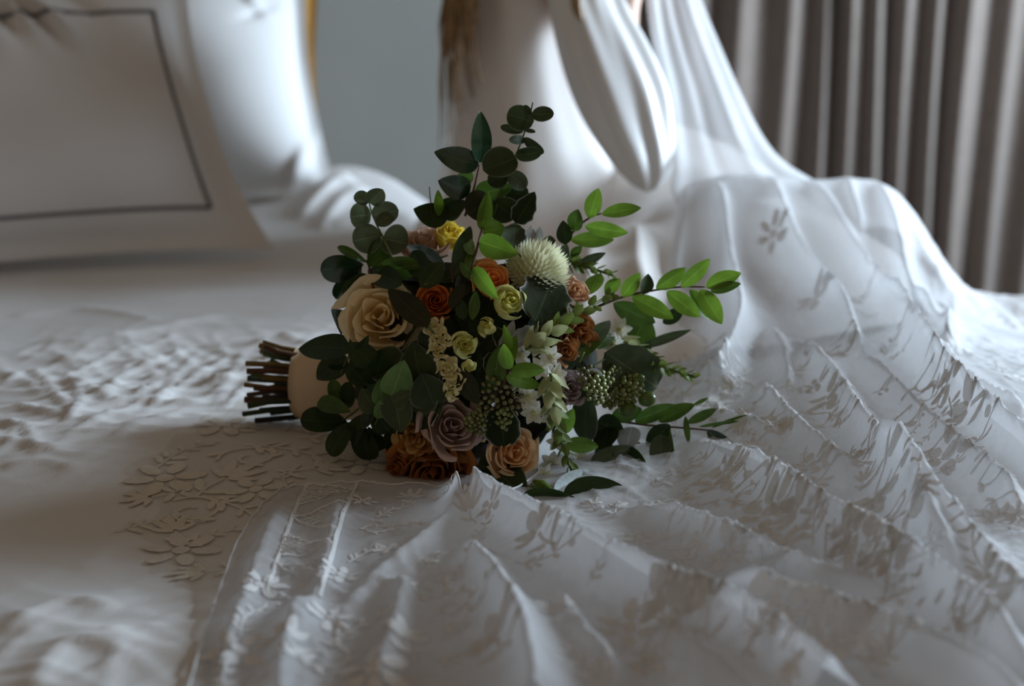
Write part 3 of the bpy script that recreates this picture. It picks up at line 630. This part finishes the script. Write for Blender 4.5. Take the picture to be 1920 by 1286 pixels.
# ------------------------------------------------------------------ bouquet
random.seed(12); np.random.seed(12)
BC = atY(885, 668, .11); AXS = np.array([.158, .128, .135])
BL = np.array([BC[0]-.02, BC[1], bed.z([BC[:2]])[0]])
B_ = empty('bouquet', BL, 'bridal bouquet of cream, orange and mauve roses with eucalyptus, lying on lace', 'bouquet'); WORLD[B_.name] = BL
def surfZ(p): return max(bed.z([p[:2]])[0], 0.004)
def on(px, py, off=0.):
    """point on the bouquet dome seen at a pixel, moved outwards by off"""
    d = ray(px, py); o = (CAM-BC)/AXS; dd = d/AXS; a = dd@dd; b = o@dd; c = o@o-1; disc = b*b-a*c
    t = (-b-math.sqrt(disc))/a if disc > 0 else -b/a
    t -= off; tb = (.012-CAM[2])/d[2]
    return CAM+d*min(t, tb-.0)
def nrm_at(p):
    n = (p-BC)/AXS**2; return n/np.linalg.norm(n)
def part_empty(name, loc, label=None):
    o = bpy.data.objects.new(name, None); COL.objects.link(o); o.parent = B_; o.location = np.asarray(loc)-BL; o.empty_display_size = .01; WORLD[o.name] = np.asarray(loc, float)
    if label: o['label'] = label
    return o
PROF = {'lance': (.75, .85), 'ovate': (.55, .85), 'round': (.5, .5), 'obov': (.85, .5), 'needle': (.6, .9)}
def leaf(base, tip, wd, m, parent, shape='lance', roll=0., curl=.12, fold=.22, scal=0., facing=None, name='leaf'):
    base = np.asarray(base); tip = np.asarray(tip); ax = tip-base; Ln = np.linalg.norm(ax)+1e-6; ax = ax/Ln
    view = CAM-(base+tip)/2; view /= np.linalg.norm(view)
    nn = view+np.array([.0, 0, .10]) if facing is None else np.asarray(facing, float)
    sd = np.cross(nn, ax); sd /= np.linalg.norm(sd)+1e-9; nn = np.cross(ax, sd)
    cr, sr = math.cos(roll), math.sin(roll); sd, nn = sd*cr+nn*sr, nn*cr-sd*sr
    a, b = PROF[shape]; pk = a/(a+b); mx = pk**a*(1-pk)**b; ns, nv = 15, 6; V = []; UVs = []
    for i in range(ns+1):
        s = i/ns; s_e = .5-.5*math.cos(PI*s) ; s_e = .5*s+.5*s_e
        h = wd/2*(max(s_e, 1e-4)**a*max(1-s_e, 1e-4)**b)/mx
        for j in range(nv+1):
            v = j/nv*2-1; hs = h*(1+scal*math.sin(s_e*22)*abs(v))
            z = fold*abs(v)**1.3*hs-curl*Ln*(s_e**2)+curl*.3*Ln*s_e + (.03*wd*math.sin(s_e*9+v*3) if scal else .015*wd*math.sin(s_e*7+wd*900+v))
            V.append(base+ax*Ln*s_e+sd*v*hs+nn*z); UVs.append((s_e, j/nv))
    return mesh(name, V, gridfaces(ns+1, nv+1), m, parent, uvs=UVs, origin=base)
def sprig(name, stem, leaves, mdef, shape='lance', smat=STEM, off=.012, label=None, sr=.0016, kw={}):
    pts = smoothline([on(*p[:2], off-.003+(p[2] if len(p) > 2 else 0)) for p in stem], 4); root = part_empty(name, pts[0], label)
    mesh('stem', *tube(pts, [sr*(1-.5*i/len(pts)) for i in range(len(pts))], 6), smat, root)
    for lf in leaves:
        bx, by, tx, ty, wd = lf[:5]; m = lf[5] if len(lf) > 5 and lf[5] else mdef; d0 = lf[6] if len(lf) > 6 else 0; roll = lf[7] if len(lf) > 7 else random.uniform(-.45, .45); sh = lf[8] if len(lf) > 8 else shape
        b = on(bx, by, off+d0); t = on(tx, ty, off+d0+random.uniform(-.012, .018)); k = np.linalg.norm(b-CAM)/FPX
        leaf(b, t, wd*k*1.08/max(.6, abs(math.cos(roll))), LM[m], root, sh, roll, random.uniform(.02, .16), random.uniform(.1, .35), **kw)
    return root
# --- stems and wrapped handle
hx = [(492, 712), (545, 712), (620, 712), (720, 700)]
hc = [atY(px, py, .19) for px, py in hx]
hv = [np.array([p[0], p[1], max(p[2], .055)]) for p in hc]
V = []; prof = [(.0, .040), (.012, .0455), (.06, .043), (.12, .038), (.17, .036)]; axd = (hv[2]-hv[1])/np.linalg.norm(hv[2]-hv[1]); axd = np.array([axd[0], axd[1]-.12, 0]); axd /= np.linalg.norm(axd)
H0 = atY(557, 716, .19); H0[2] = max(H0[2], .053); sx = np.array([-axd[1], axd[0], 0]); sz = np.array([0, 0, 1.])
for d_, r_ in prof:
    for k in range(36):
        a = 2*PI*k/36; V.append(H0+axd*d_+r_*(sx*math.cos(a)+sz*math.sin(a))*(1+.012*math.sin(a*9+d_*60)))
wrap = mesh('handle_wrap', V, gridfaces(len(prof), 36, True)+[tuple(range(36))], M['wrap'], B_); wrap['label'] = 'beige ribbon wrapped round the stems'
smats = [mat('stem_dark_green', (.03, .045, .015), .6, .3, .3, 60), mat('stem_green', (.06, .10, .025), .6, .3, .3, 60), mat('stem_brown', (.09, .04, .018), .6, .3, .3, 60), mat('stem_dark', (.02, .018, .014), .6, .3, .3, 60), mat('stem_ochre', (.20, .13, .03), .6, .3, .3, 60)]
rs = np.random.RandomState(4)
for k in range(30):
    r_ = .039*math.sqrt((k+.5)/30); a = k*2.4; o2 = sx*math.cos(a)*r_+sz*math.sin(a)*r_; ln = rs.uniform(.028, .062)
    p0 = H0+axd*.02+o2; p1 = H0-axd*ln*.5+o2*1.15; p2 = H0-axd*ln+o2*1.3+np.array([0, 0, rs.uniform(-.004, .004)])
    p2[2] = max(p2[2], .008); p1[2] = max(p1[2], .008)
    mesh('stem', *tube([p0, p1, p2], rs.uniform(.0026, .0042), 7), smats[k % 5], B_)
# --- filler foliage inside
fill = part_empty('inner_foliage', BC, 'dark leaves filling the inside of the bouquet')
for k in range(150):
    z = 1-2*(k+.5)/150; a = k*2.39996; d = np.array([math.sqrt(1-z*z)*math.cos(a), math.sqrt(1-z*z)*math.sin(a), z]); r_ = random.uniform(.62, .80)
    p = BC+d*AXS*r_; p[2] = max(p[2], .016); tg = np.cross(d, np.random.randn(3)); tg /= np.linalg.norm(tg); q = p+tg*.05+d*.006; q[2] = max(q[2], .012)
    leaf(p-tg*.02, q, random.uniform(.032, .045), LM[random.choice(('dark', 'dark', 'umber', 'euc'))], fill, 'ovate', random.uniform(-.4, .4), .1, .25, facing=d)
# --- roses
def rose(px, py, rpx, m, facing=(0, 0), npet=22, open_=1., off=-.01, name='rose', label=None, ruffle=.05, squash=1., minz=True):
    """facing: tilt right / up in degrees away from the viewer"""
    c = on(px, py, off); k = np.linalg.norm(c-CAM)/FPX; R0 = rpx*k
    view = CAM-c; view /= np.linalg.norm(view); rgt = np.array([1., 0, 0]); up_ = np.cross(view, rgt); up_ = up_ if up_[2] > 0 else -up_
    a, b = math.radians(facing[0]), math.radians(facing[1]); n = view*math.cos(a)*math.cos(b)+rgt*math.sin(a)+up_*math.sin(b)*math.cos(a); n /= np.linalg.norm(n)
    e1 = np.cross(n, [.3, .1, 1.]); e1 /= np.linalg.norm(e1); e2 = np.cross(n, e1)
    root = part_empty(name, c-n*R0*.6, label); seed = random.uniform(0, 9)
    for i in range(npet):
        t = (i/(npet-1))**.85 if npet > 1 else 1; ph = seed+i*2.39996; span = 2.5-1.0*t if t > .15 else 4.2
        R = R0*(.10+.84*t); op = open_*t**1.5
        ztop = R0*(.34-.52*op+random.uniform(-.03, .03)); lip = R0*(.03+.16*t*open_); top = R*(.55+.45*open_)
        Bz = [(R0*.05, -R0*.75), (R*.95+R0*.05, -R0*.62), (R*.92+R0*.04, ztop*.3-R0*.1), (top, ztop), (top+lip, ztop-lip*.55*open_)]
        nu_, nv_ = 9, 8; V = []; UVs = []; rp = random.uniform(0, 6)
        for jv in range(nv_+1):
            v = jv/nv_; q = [np.array(x) for x in Bz]
            while len(q) > 1: q = [q[s]*(1-v)+q[s+1]*v for s in range(len(q)-1)]
            r_, z_ = q[0]
            for ju in range(nu_+1):
                u = ju/nu_*2-1; wv = (.25+.75*math.sin(min(1, v*1.35)*PI/2)); ang = ph+u*span/2*wv
                edge = max(0, v-.6)/.4
                dz = -R0*.22*edge*abs(u)**2.6+R0*ruffle*edge*math.sin(u*5+rp)+ (R0*.05*edge*(1-abs(u)**.7)*t if t > .5 else 0)
                rr = r_*(1+.10*u)+R0*ruffle*.7*edge*math.sin(u*4+rp*2)
                p = c+n*((z_+dz)*squash)+e1*rr*math.cos(ang)+e2*rr*math.sin(ang); p[2] = max(p[2], .007)
                V.append(p); UVs.append((min(1, .35+.65*t)*(.45+.55*v), ju/nu_))
        mesh('petal', V, gridfaces(nv_+1, nu_+1), m, root, uvs=UVs, origin=c)
    return root
rose(713, 592, 82, PM['cream'], (-8, 12), 19, 1., ruffle=.09, label='large cream rose')
rose(817, 563, 40, PM['orange'], (5, 8), 20, .7, label='small orange rose', off=.0)
rose(922, 522, 48, PM['peachor'], (22, 35), 18, .75, label='bright peach orange rose', off=.004)
rose(846, 438, 42, PM['yellow'], (15, 60), 14, .35, label='yellow rosebud', off=.0)
rose(795, 452, 58, PM['blush'], (-10, 55), 14, .8, label='blush rose', off=-.008)
rose(955, 563, 46, PM['lime'], (25, 12), 13, .28, label='pale lime spray rose', off=.014)
rose(912, 611, 27, PM['lime'], (-25, 20), 9, .1, label='closed lime rosebud', off=.012, name='rosebud')
rose(871, 645, 34, PM['lime'], (15, -15), 14, .4, label='opening lime rosebud', off=.014, name='rosebud')
rose(878, 687, 20, PM['lime'], (5, -45), 8, .15, label='small closed lime rosebud', off=.012, name='rosebud')
rose(1082, 545, 32, PM['tan'], (35, 30), 12, .8, label='tan rose', ruffle=.10, off=-.0)
rose(1090, 622, 46, PM['caramel'], (45, 10), 16, .9, label='caramel rose', ruffle=.14, off=-.008)
rose(1062, 660, 30, PM['caramel'], (30, -10), 10, .9, label='small caramel rose', ruffle=.14, off=.0)
rose(850, 798, 64, PM['mauve'], (14, 12), 16, .85, label='dusty mauve rose', off=.010, ruffle=.08)
rose(962, 848, 60, PM['peach'], (20, -8), 18, .8, label='peach rose', ruffle=.07, off=.022)
rose(812, 884, 80, PM['toffee'], (-5, -32), 18, 1., label='toffee brown rose pressed on the bed', ruffle=.09, off=.004)
rose(778, 815, 54, PM['ochre'], (-15, -20), 14, .95, label='ochre rose', ruffle=.10, off=-.006)
rose(1070, 728, 40, PM['lilac'], (25, 5), 14, .9, label='pale lilac rose', ruffle=.12, off=-.004)
rose(745, 880, 40, PM['toffee'], (-45, -30), 12, .9, label='small toffee rose', ruffle=.12, off=-.01)
for px, py, r in [(812, 612, 20), (826, 632, 20), (820, 655, 18), (838, 690, 24), (850, 712, 22), (846, 735, 18)]:
    rose(px, py, r, PM['ivory'], (random.uniform(-20, 30), random.uniform(-20, 20)), 8, 1., off=.022, name='ivory_blossom', ruffle=.2)
# --- pompon chrysanthemum
c = on(1005, 512, -.012); k = np.linalg.norm(c-CAM)/FPX; R0 = 64*k; root = part_empty('chrysanthemum', c, 'pale green white pompon chrysanthemum'); Ls = []
nd = np.array([.35, -.45, .8]); nd /= np.linalg.norm(nd)
for i in range(420):
    z = 1-2*(i+.5)/420; a = i*2.39996; d = np.array([math.sqrt(1-z*z)*math.cos(a), math.sqrt(1-z*z)*math.sin(a), z])
    if d@nd < -.25: continue
    l_ = R0*random.uniform(.92, 1.06); s1 = np.cross(d, nd+.01); s1 /= np.linalg.norm(s1)+1e-6; s2 = np.cross(d, s1); w_ = .0021
    b0 = c+d*l_*.45; b1 = c+d*l_*.85; t_ = c+d*l_+nd*.004
    Ls.append(([b0-s1*w_*.6, b0+s1*w_*.6, b1+s1*w_, b1-s1*w_, b1+s2*w_*.8, t_], [(0, 1, 2, 4, 3), (3, 4, 5), (4, 2, 5)]))
o = mesh('petals', *join(Ls), PM['mum'], root, uvs=None); o['kind'] = 'stuff'
mesh('flower_heart', *tube([c-nd*R0*.5, c-nd*R0*.2, c+nd*R0*.25, c+nd*R0*.48], [R0*.3, R0*.5, R0*.5, R0*.2], 12), PM['mum'], root)
# --- star flowers
def star(px, py, rpx, off, tilt):
    c = on(px, py, off); k = np.linalg.norm(c-CAM)/FPX; r = rpx*k; root = part_empty('star_flower', c, None)
    n = CAM-c; n /= np.linalg.norm(n); n = n+np.array(tilt); n /= np.linalg.norm(n); e1 = np.cross(n, [0.2, .1, 1]); e1 /= np.linalg.norm(e1); e2 = np.cross(n, e1); ph = random.uniform(0, 6)
    for i in range(6):
        a = ph+i*PI/3; d = e1*math.cos(a)+e2*math.sin(a); leaf(c-n*r*.1, c+d*r*1.0+n*r*random.uniform(.25, .55), r*.66, PM['white'], root, 'lance', 0, .15, .25, facing=n, name='petal')
    mesh('flower_centre', *tube([c-n*r*.1, c+n*r*.15, c+n*r*.3], [r*.12, r*.16, r*.06], 6), PM['ivory'], root)
for px, py, r, off in [(1010, 650, 24, .016), (1032, 670, 22, .018), (1012, 690, 24, .016), (1040, 705, 26, .02), (1025, 735, 24, .018), (990, 745, 26, .014), (1000, 775, 24, .016), (975, 665, 20, .008), (985, 690, 18, .008), (1030, 780, 22, .018), (1045, 830, 20, .01), (1035, 870, 24, .008), (1020, 890, 20, .006), (1085, 860, 18, .008), (1160, 618, 24, .0), (1148, 645, 22, .0), (1170, 640, 18, .0), (965, 720, 16, .006)]:
    star(px, py, r, off, (random.uniform(-.3, .8), 0, random.uniform(-.2, .7)))
# --- flower spikes of overlapping bracts
bm_ = []
def spike(stem, n, r0, offs, mats, label):
    P = smoothline([on(px, py, o_) for px, py, o_ in stem], 8); root = part_empty('flower_spike', P[0], label)
    mesh('stem', *tube(P, .0016, 5), STEM, root)
    for i in range(n):
        t = (i+.5)/n; f = t*(len(P)-1); j = int(f); p = P[j]+(P[min(j+1, len(P)-1)]-P[j])*(f-j); ax = P[min(j+1, len(P)-1)]-P[max(j-1, 0)]; ax /= np.linalg.norm(ax)
        a = i*2.39996; e1 = np.cross(ax, [.1, .9, .3]); e1 /= np.linalg.norm(e1); e2 = np.cross(ax, e1); d = e1*math.cos(a)+e2*math.sin(a); r = r0*(1.15-.6*t)
        tip = p+ax*r*1.0+d*r*.75; tip[2] = max(tip[2], .008)
        leaf(p+d*.001, tip, r*.75, mats[0] if t < .35 else mats[1], root, 'ovate', 0, -.25, .3, facing=d, name='bract')
spike([(985, 655, .022), (1030, 625, .024), (1080, 590, .02), (1150, 550, .01)], 34, .017, 0, (M['bractw'], M['bract']), 'green flower spike pointing up to the right')
spike([(1032, 700, .028), (1038, 760, .03), (1050, 820, .026), (1075, 890, .018)], 34, .017, 0, (M['bractw'], M['bract']), 'green flower spike hanging down')
spike([(1165, 635, .0), (1205, 665, 0), (1250, 690, 0), (1302, 706, .0)], 30, .015, 0, (M['bractw'], M['bract']), 'green flower spike pointing right above the berries')
spike([(1060, 485, -.01), (1100, 500, -.01), (1150, 516, -.01)], 20, .013, 0, (M['bract'], M['bract']), 'green flower spike behind the tan rose')
# --- berries
def ico(c, r, st=1.15, d=(0, 0, 1), n=6, m_=4):
    d = np.array(d, float); d /= np.linalg.norm(d); return tube([c-d*r*st, c-d*r*st*.75, c-d*r*.0, c+d*r*st*.75, c+d*r*st], [r*.15, r*.68, r, r*.68, r*.15], n)
def berries(px, py, sx_, sy_, n, rpx, m, off, label):
    root = part_empty('berry_cluster', on(px, py, off), label); Bs = []; St = []; c0 = on(px, py, off-.02)
    for i in range(n):
        a = i*2.39996; q = math.sqrt((i+.5)/n); x, y = px+sx_*q*math.cos(a), py+sy_*q*math.sin(a); c = on(x, y, off+.012*(1-q*q)+random.uniform(-.004, .004)); k = np.linalg.norm(c-CAM)/FPX
        d = c-c0; Bs.append(ico(c, rpx*k*random.uniform(.8, 1.15), 1.25, d, 7)); St.append(tube([c0+(c-c0)*.3, c], .0006, 4))
    o = mesh('berries', *join(Bs), m, root); o['kind'] = 'stuff'; o = mesh('stalks', *join(St), STEMB, root); o['kind'] = 'stuff'
berries(938, 745, 46, 46, 46, 5, M['berryd'], .016, 'dark olive berry cluster'); berries(945, 785, 14, 22, 14, 5, M['berryg'], .030, 'olive berry cluster over the silver-rimmed leaf')
berries(895, 792, 24, 24, 26, 4.5, M['berryg'], .018, 'small green berry cluster')
berries(1150, 728, 55, 36, 78, 6, M['berryg'], .014, 'large green berry cluster'); berries(1158, 690, 12, 16, 10, 5.5, M['berryg'], .014, 'green berry tip'); berries(1100, 705, 18, 22, 14, 4.5, M['berryd'], .008, 'dark berry cluster')
for px, py, r in [(1213, 748, 15), (1178, 768, 15), (1198, 710, 10)]:
    c = on(px, py, .016); k = np.linalg.norm(c-CAM)/FPX; mesh('olive', *tube([c+np.array([s*r*k*1.1, 0, s*.002]) for s in (-1, -.92, -.6, 0, .6, .92, 1)], [r*k*q for q in (.1, .4, .8, 1, .8, .4, .1)], 14), M['olive'], B_)
c = on(1000, 905, .02); e = on(1042, 932, .02); mesh('seed_pod', *tube([c+(e-c)*t for t in (0, .1, .35, .7, 1)], [.001, .006, .0085, .006, .001], 10), M['olive'], B_)
# --- sprigs of foliage
sprig('glossy_sprig', [(872, 405), (888, 355), (899, 308)], [(900, 305, 904, 207, 36, None, 0, .55), (897, 310, 815, 285, 44), (882, 358, 822, 340, 42), (888, 335, 858, 327, 26, 'mid', -.01), (872, 382, 798, 402, 36, 'dark', -.005), (840, 408, 775, 392, 42, 'dark', -.012), (890, 365, 962, 350, 40, 'mid', -.012), (835, 410, 870, 375, 30, 'dark', -.01)], 'gloss', 'ovate', STEMB, label='sprig of glossy dark leaves at the top')
sprig('young_shoot', [(810, 408), (805, 350)], [(823, 405, 822, 358, 17)], 'bright', 'lance', STEMB, sr=.001)
sprig('eucalyptus_sprig', [(925, 405), (940, 355), (952, 325), (968, 290), (983, 250), (994, 215), (999, 192)], [(1001, 228, 950, 214, 44), (997, 215, 1038, 213, 27), (995, 214, 984, 197, 11), (982, 245, 938, 238, 16, None, -.008), (985, 244, 1003, 247, 8), (985, 262, 956, 262, 17), (983, 258, 1019, 290, 18), (967, 292, 1014, 285, 24), (968, 296, 906, 318, 56), (950, 330, 915, 342, 34), (952, 325, 988, 352, 32, 'sage'), (920, 370, 878, 402, 56, 'umber', .004), (925, 378, 968, 408, 48, 'euc'), (948, 375, 990, 355, 34, 'dark', -.01), (955, 410, 975, 360, 40, 'dark', -.012)], 'euc', 'round', STEM, label='sprig of round eucalyptus leaves reaching highest')
sprig('silver_leaf_sprig', [(975, 480), (972, 430), (978, 400)], [(968, 418, 1002, 362, 40, 'rim'), (960, 470, 968, 412, 40, 'sage'), (990, 470, 998, 418, 24, 'silver'), (1010, 450, 1012, 425, 14, 'silver')], 'silver', 'ovate', STEM, kw={'scal': .08})
sprig('light_leaf_sprig', [(880, 525), (893, 470), (905, 425), (913, 398)], [(903, 432, 917, 358, 26), (904, 436, 947, 424, 42), (899, 452, 968, 477, 42), (886, 478, 870, 436, 20, 'pale'), (880, 520, 884, 450, 18), (889, 503, 932, 560, 28), (882, 522, 862, 490, 16, 'mid')], 'bright', 'ovate', STEMB, off=.03, label='sprig of light green leaves over the orange rose')
sprig('dark_leaf_sprig', [(850, 530), (845, 500)], [(852, 518, 882, 418, 30), (835, 507, 758, 447, 30, 'gloss'), (790, 540, 830, 490, 40), (800, 520, 770, 470, 40), (860, 560, 880, 500, 30, 'umber'), (885, 600, 893, 545, 20, 'mid'), (845, 580, 870, 530, 24, 'umber'), (870, 600, 862, 560, 22, 'dark')], 'dark', 'lance', STEMB, off=.012)
sprig('silver_dollar_sprig', [(738, 490), (712, 432), (697, 398), (690, 368)], [(692, 378, 664, 366, 26), (692, 380, 717, 357, 32), (696, 402, 656, 407, 46), (697, 404, 747, 394, 40), (705, 420, 738, 403, 26, None, .006), (714, 440, 661, 453, 52, None, .004), (718, 447, 764, 456, 56)], 'eucgrey', 'round', STEM, label='translucent grey green eucalyptus tip')
sprig('rounded_leaf_sprig', [(700, 540), (692, 500), (686, 488)], [(688, 492, 633, 463, 17), (690, 500, 727, 452, 42), (703, 506, 779, 500, 38), (682, 496, 601, 508, 46, 'gloss'), (678, 500, 629, 562, 36, 'gloss'), (690, 505, 745, 530, 40, 'dark'), (685, 520, 650, 560, 40, 'dark', -.005), (660, 560, 690, 515, 36, 'dark', -.006), (640, 628, 634, 572, 28, 'dark')], 'mid', 'obov', STEMB, off=.014)
sprig('dark_side_sprig', [(690, 650), (655, 668), (640, 700)], [(662, 652, 552, 650, 50), (650, 668, 590, 714, 44), (705, 690, 650, 640, 44), (690, 720, 648, 680, 40), (655, 715, 648, 775, 28), (660, 690, 690, 630, 24), (700, 720, 720, 660, 50), (690, 730, 730, 700, 50), (645, 690, 610, 660, 34)], 'dark', 'ovate', STEM, off=.012)
sprig('low_leaf_sprig', [(700, 740), (665, 772), (640, 790)], [(658, 772, 593, 750, 32, 'mid'), (640, 768, 624, 712, 26, 'mid'), (652, 792, 563, 787, 46), (662, 790, 614, 852, 38), (672, 788, 692, 867, 44), (690, 775, 650, 830, 34), (695, 765, 730, 810, 40), (690, 800, 720, 850, 30)], 'dark', 'obov', STEM, off=.014)
sprig('green_eucalyptus_sprig', [(700, 800), (718, 765), (735, 742)], [(734, 742, 758, 680, 54), (716, 760, 714, 711, 38), (740, 738, 750, 812, 56, 'eucgrey', -.004), (735, 755, 768, 738, 36, 'eucgrey'), (712, 785, 712, 750, 22), (706, 772, 678, 728, 46, 'eucgrey', -.006), (705, 778, 672, 792, 34, 'euc', -.004)], 'pale', 'ovate', STEM, off=.026, label='pale green eucalyptus tip in front of dark leaves')
sprig('broad_dark_sprig', [(800, 780), (800, 730), (790, 690)], [(795, 740, 772, 642, 74), (815, 760, 790, 700, 70), (835, 745, 825, 690, 54), (770, 770, 808, 712, 66, 'eucgrey'), (750, 700, 695, 662, 70), (780, 800, 830, 735, 50), (800, 612, 822, 690, 46)], 'euc', 'ovate', STEM, off=.010)
sprig('leaf_over_rose', [(815, 625), (800, 608)], [(803, 612, 727, 539, 46, 'umber', 0, .2)], 'umber', 'ovate', STEM, off=.036)
sprig('upright_sprig', [(1058, 458), (1080, 428), (1106, 408), (1128, 400)], [(1105, 410, 1122, 353, 30), (1128, 402, 1203, 387, 25), (1097, 424, 1177, 437, 27), (1070, 450, 1153, 449, 28), (1076, 434, 1083, 393, 28, 'mid'), (1060, 458, 1056, 415, 28, 'dark'), (1028, 482, 1030, 436, 27, 'dark'), (1070, 480, 1091, 462, 16, 'mid', -.01), (1083, 497, 1134, 475, 17, 'sage', -.02), (1042, 515, 1064, 454, 26, 'sage')], 'bright', 'lance', STEMB, off=.0, label='upright sprig of narrow bright green leaves')
sprig('reaching_sprig', [(1120, 575), (1170, 556), (1222, 545), (1275, 538), (1322, 538)], [(1105, 552, 1125, 509, 30), (1135, 552, 1163, 522, 24), (1167, 556, 1199, 514, 27), (1204, 552, 1216, 513, 22, 'dark', 0, .8), (1230, 541, 1287, 504, 27), (1277, 538, 1331, 487, 27), (1323, 538, 1389, 511, 30), (1332, 546, 1388, 531, 20, 'mid', -.004), (1313, 543, 1353, 606, 35), (1292, 543, 1331, 598, 26, 'bright', -.004), (1250, 546, 1313, 594, 33), (1185, 556, 1263, 596, 33), (1150, 568, 1229, 606, 36, 'mid'), (1243, 606, 1282, 578, 24, 'dark', -.02), (1200, 652, 1295, 618, 17, 'sage', -.03), (1180, 655, 1215, 590, 66, 'mid', -.03, .2, 'ovate')], 'bright', 'lance', STEMB, off=.0, label='long sprig of bright green leaves reaching right')
sprig('narrow_leaf_sprig', [(1145, 787), (1215, 797), (1280, 802), (1332, 807)], [(1190, 790, 1263, 759, 27), (1235, 791, 1303, 757, 27), (1300, 759, 1328, 746, 7, None, 0, .2), (1288, 793, 1346, 766, 17, 'mid'), (1325, 806, 1391, 862, 27, 'gloss'), (1333, 803, 1402, 774, 6), (1338, 796, 1387, 789, 5), (1255, 802, 1263, 870, 7), (1285, 780, 1291, 832, 11), (1257, 796, 1210, 838, 34, 'dark'), (1145, 782, 1205, 768, 30), (1310, 800, 1372, 790, 6)], 'mid', 'lance', STEMB, off=-.01, label='low sprig of narrow drooping leaves at the right')
sprig('blue_leaf_sprig', [(1110, 840), (1150, 838), (1200, 830)], [(1240, 815, 1237, 870, 38, 'sage', 0, .2, 'round'), (1108, 866, 1192, 834, 26, 'sage'), (1165, 850, 1210, 880, 40, 'dark'), (1125, 835, 1150, 868, 36, 'eucgrey'), (1185, 800, 1172, 848, 40, 'silver'), (1140, 800, 1130, 845, 44, 'dark'), (1120, 790, 1170, 812, 44, 'dark')], 'eucgrey', 'ovate', STEM, off=-.004)
sprig('broad_grey_sprig', [(1000, 620), (1010, 600)], [(1002, 604, 1040, 516, 92, 'rim', 0, .15, 'round')], 'rim', 'round', STEM, off=.020, kw={'scal': .10}, label='broad dark leaf with silver rim')
sprig('scalloped_leaf', [(1110, 690), (1135, 672)], [(1135, 660, 1240, 732, 92, 'sage', 0, .15, 'round')], 'sage', 'round', STEM, off=-.004, kw={'scal': .06}, label='broad scalloped sage leaf behind the berries')
sprig('silver_rim_leaf', [(925, 740), (935, 762)], [(936, 758, 946, 840, 66, 'rim', 0, .1, 'round')], 'rim', 'round', STEM, off=.022, kw={'scal': .04})
sprig('silver_tuft', [(950, 670), (960, 650)], [(958, 652, 1012, 614, 40, 'silver'), (955, 655, 925, 612, 30, 'rim'), (940, 670, 965, 600, 26, 'silver', -.004), (925, 660, 915, 705, 26, 'rim')], 'silver', 'ovate', STEM, off=.012, kw={'scal': .08})
sprig('long_grey_leaf', [(1085, 840), (1098, 820)], [(1100, 828, 1094, 733, 44, 'euc')], 'euc', 'lance', STEM, off=.010)
sprig('small_sage_leaf', [(855, 690), (863, 700)], [(862, 698, 897, 758, 36, 'umber')], 'umber', 'ovate', STEM, off=.018)
sprig('bottom_leaf_sprig', [(960, 900), (1000, 915), (1060, 925)], [(905, 865, 985, 925, 66, 'euc', -.012), (1055, 930, 1180, 918, 60, 'dark'), (1040, 925, 1120, 880, 40, 'dark'), (980, 930, 1080, 935, 34, 'dark'), (730, 800, 745, 860, 34, 'dark'), (930, 860, 900, 890, 40, 'dark')], 'dark', 'ovate', STEM, off=.004)
sprig('lower_bright_sprig', [(1045, 835), (1060, 825)], [(1060, 830, 1124, 838, 28), (1050, 812, 1076, 768, 28)], 'bright', 'ovate', STEM, off=.026)
sprig('centre_bright_sprig', [(942, 725), (955, 695), (964, 668)], [(952, 692, 944, 646, 26), (958, 682, 966, 624, 18), (958, 655, 944, 608, 15), (958, 697, 1024, 692, 28), (948, 706, 1020, 726, 26), (928, 722, 934, 650, 36, 'mid', -.008), (935, 700, 905, 735, 20, 'mid', -.006)], 'bright', 'ovate', STEMB, off=.032, label='bright green shoot in the middle of the bouquet')
sprig('side_mid_sprig', [(1085, 680), (1095, 660)], [(1090, 676, 1142, 588, 36), (1122, 655, 1148, 616, 30), (1110, 700, 1130, 740, 26, 'dark'), (1105, 690, 1125, 715, 24, 'silver')], 'mid', 'lance', STEM, off=.014)
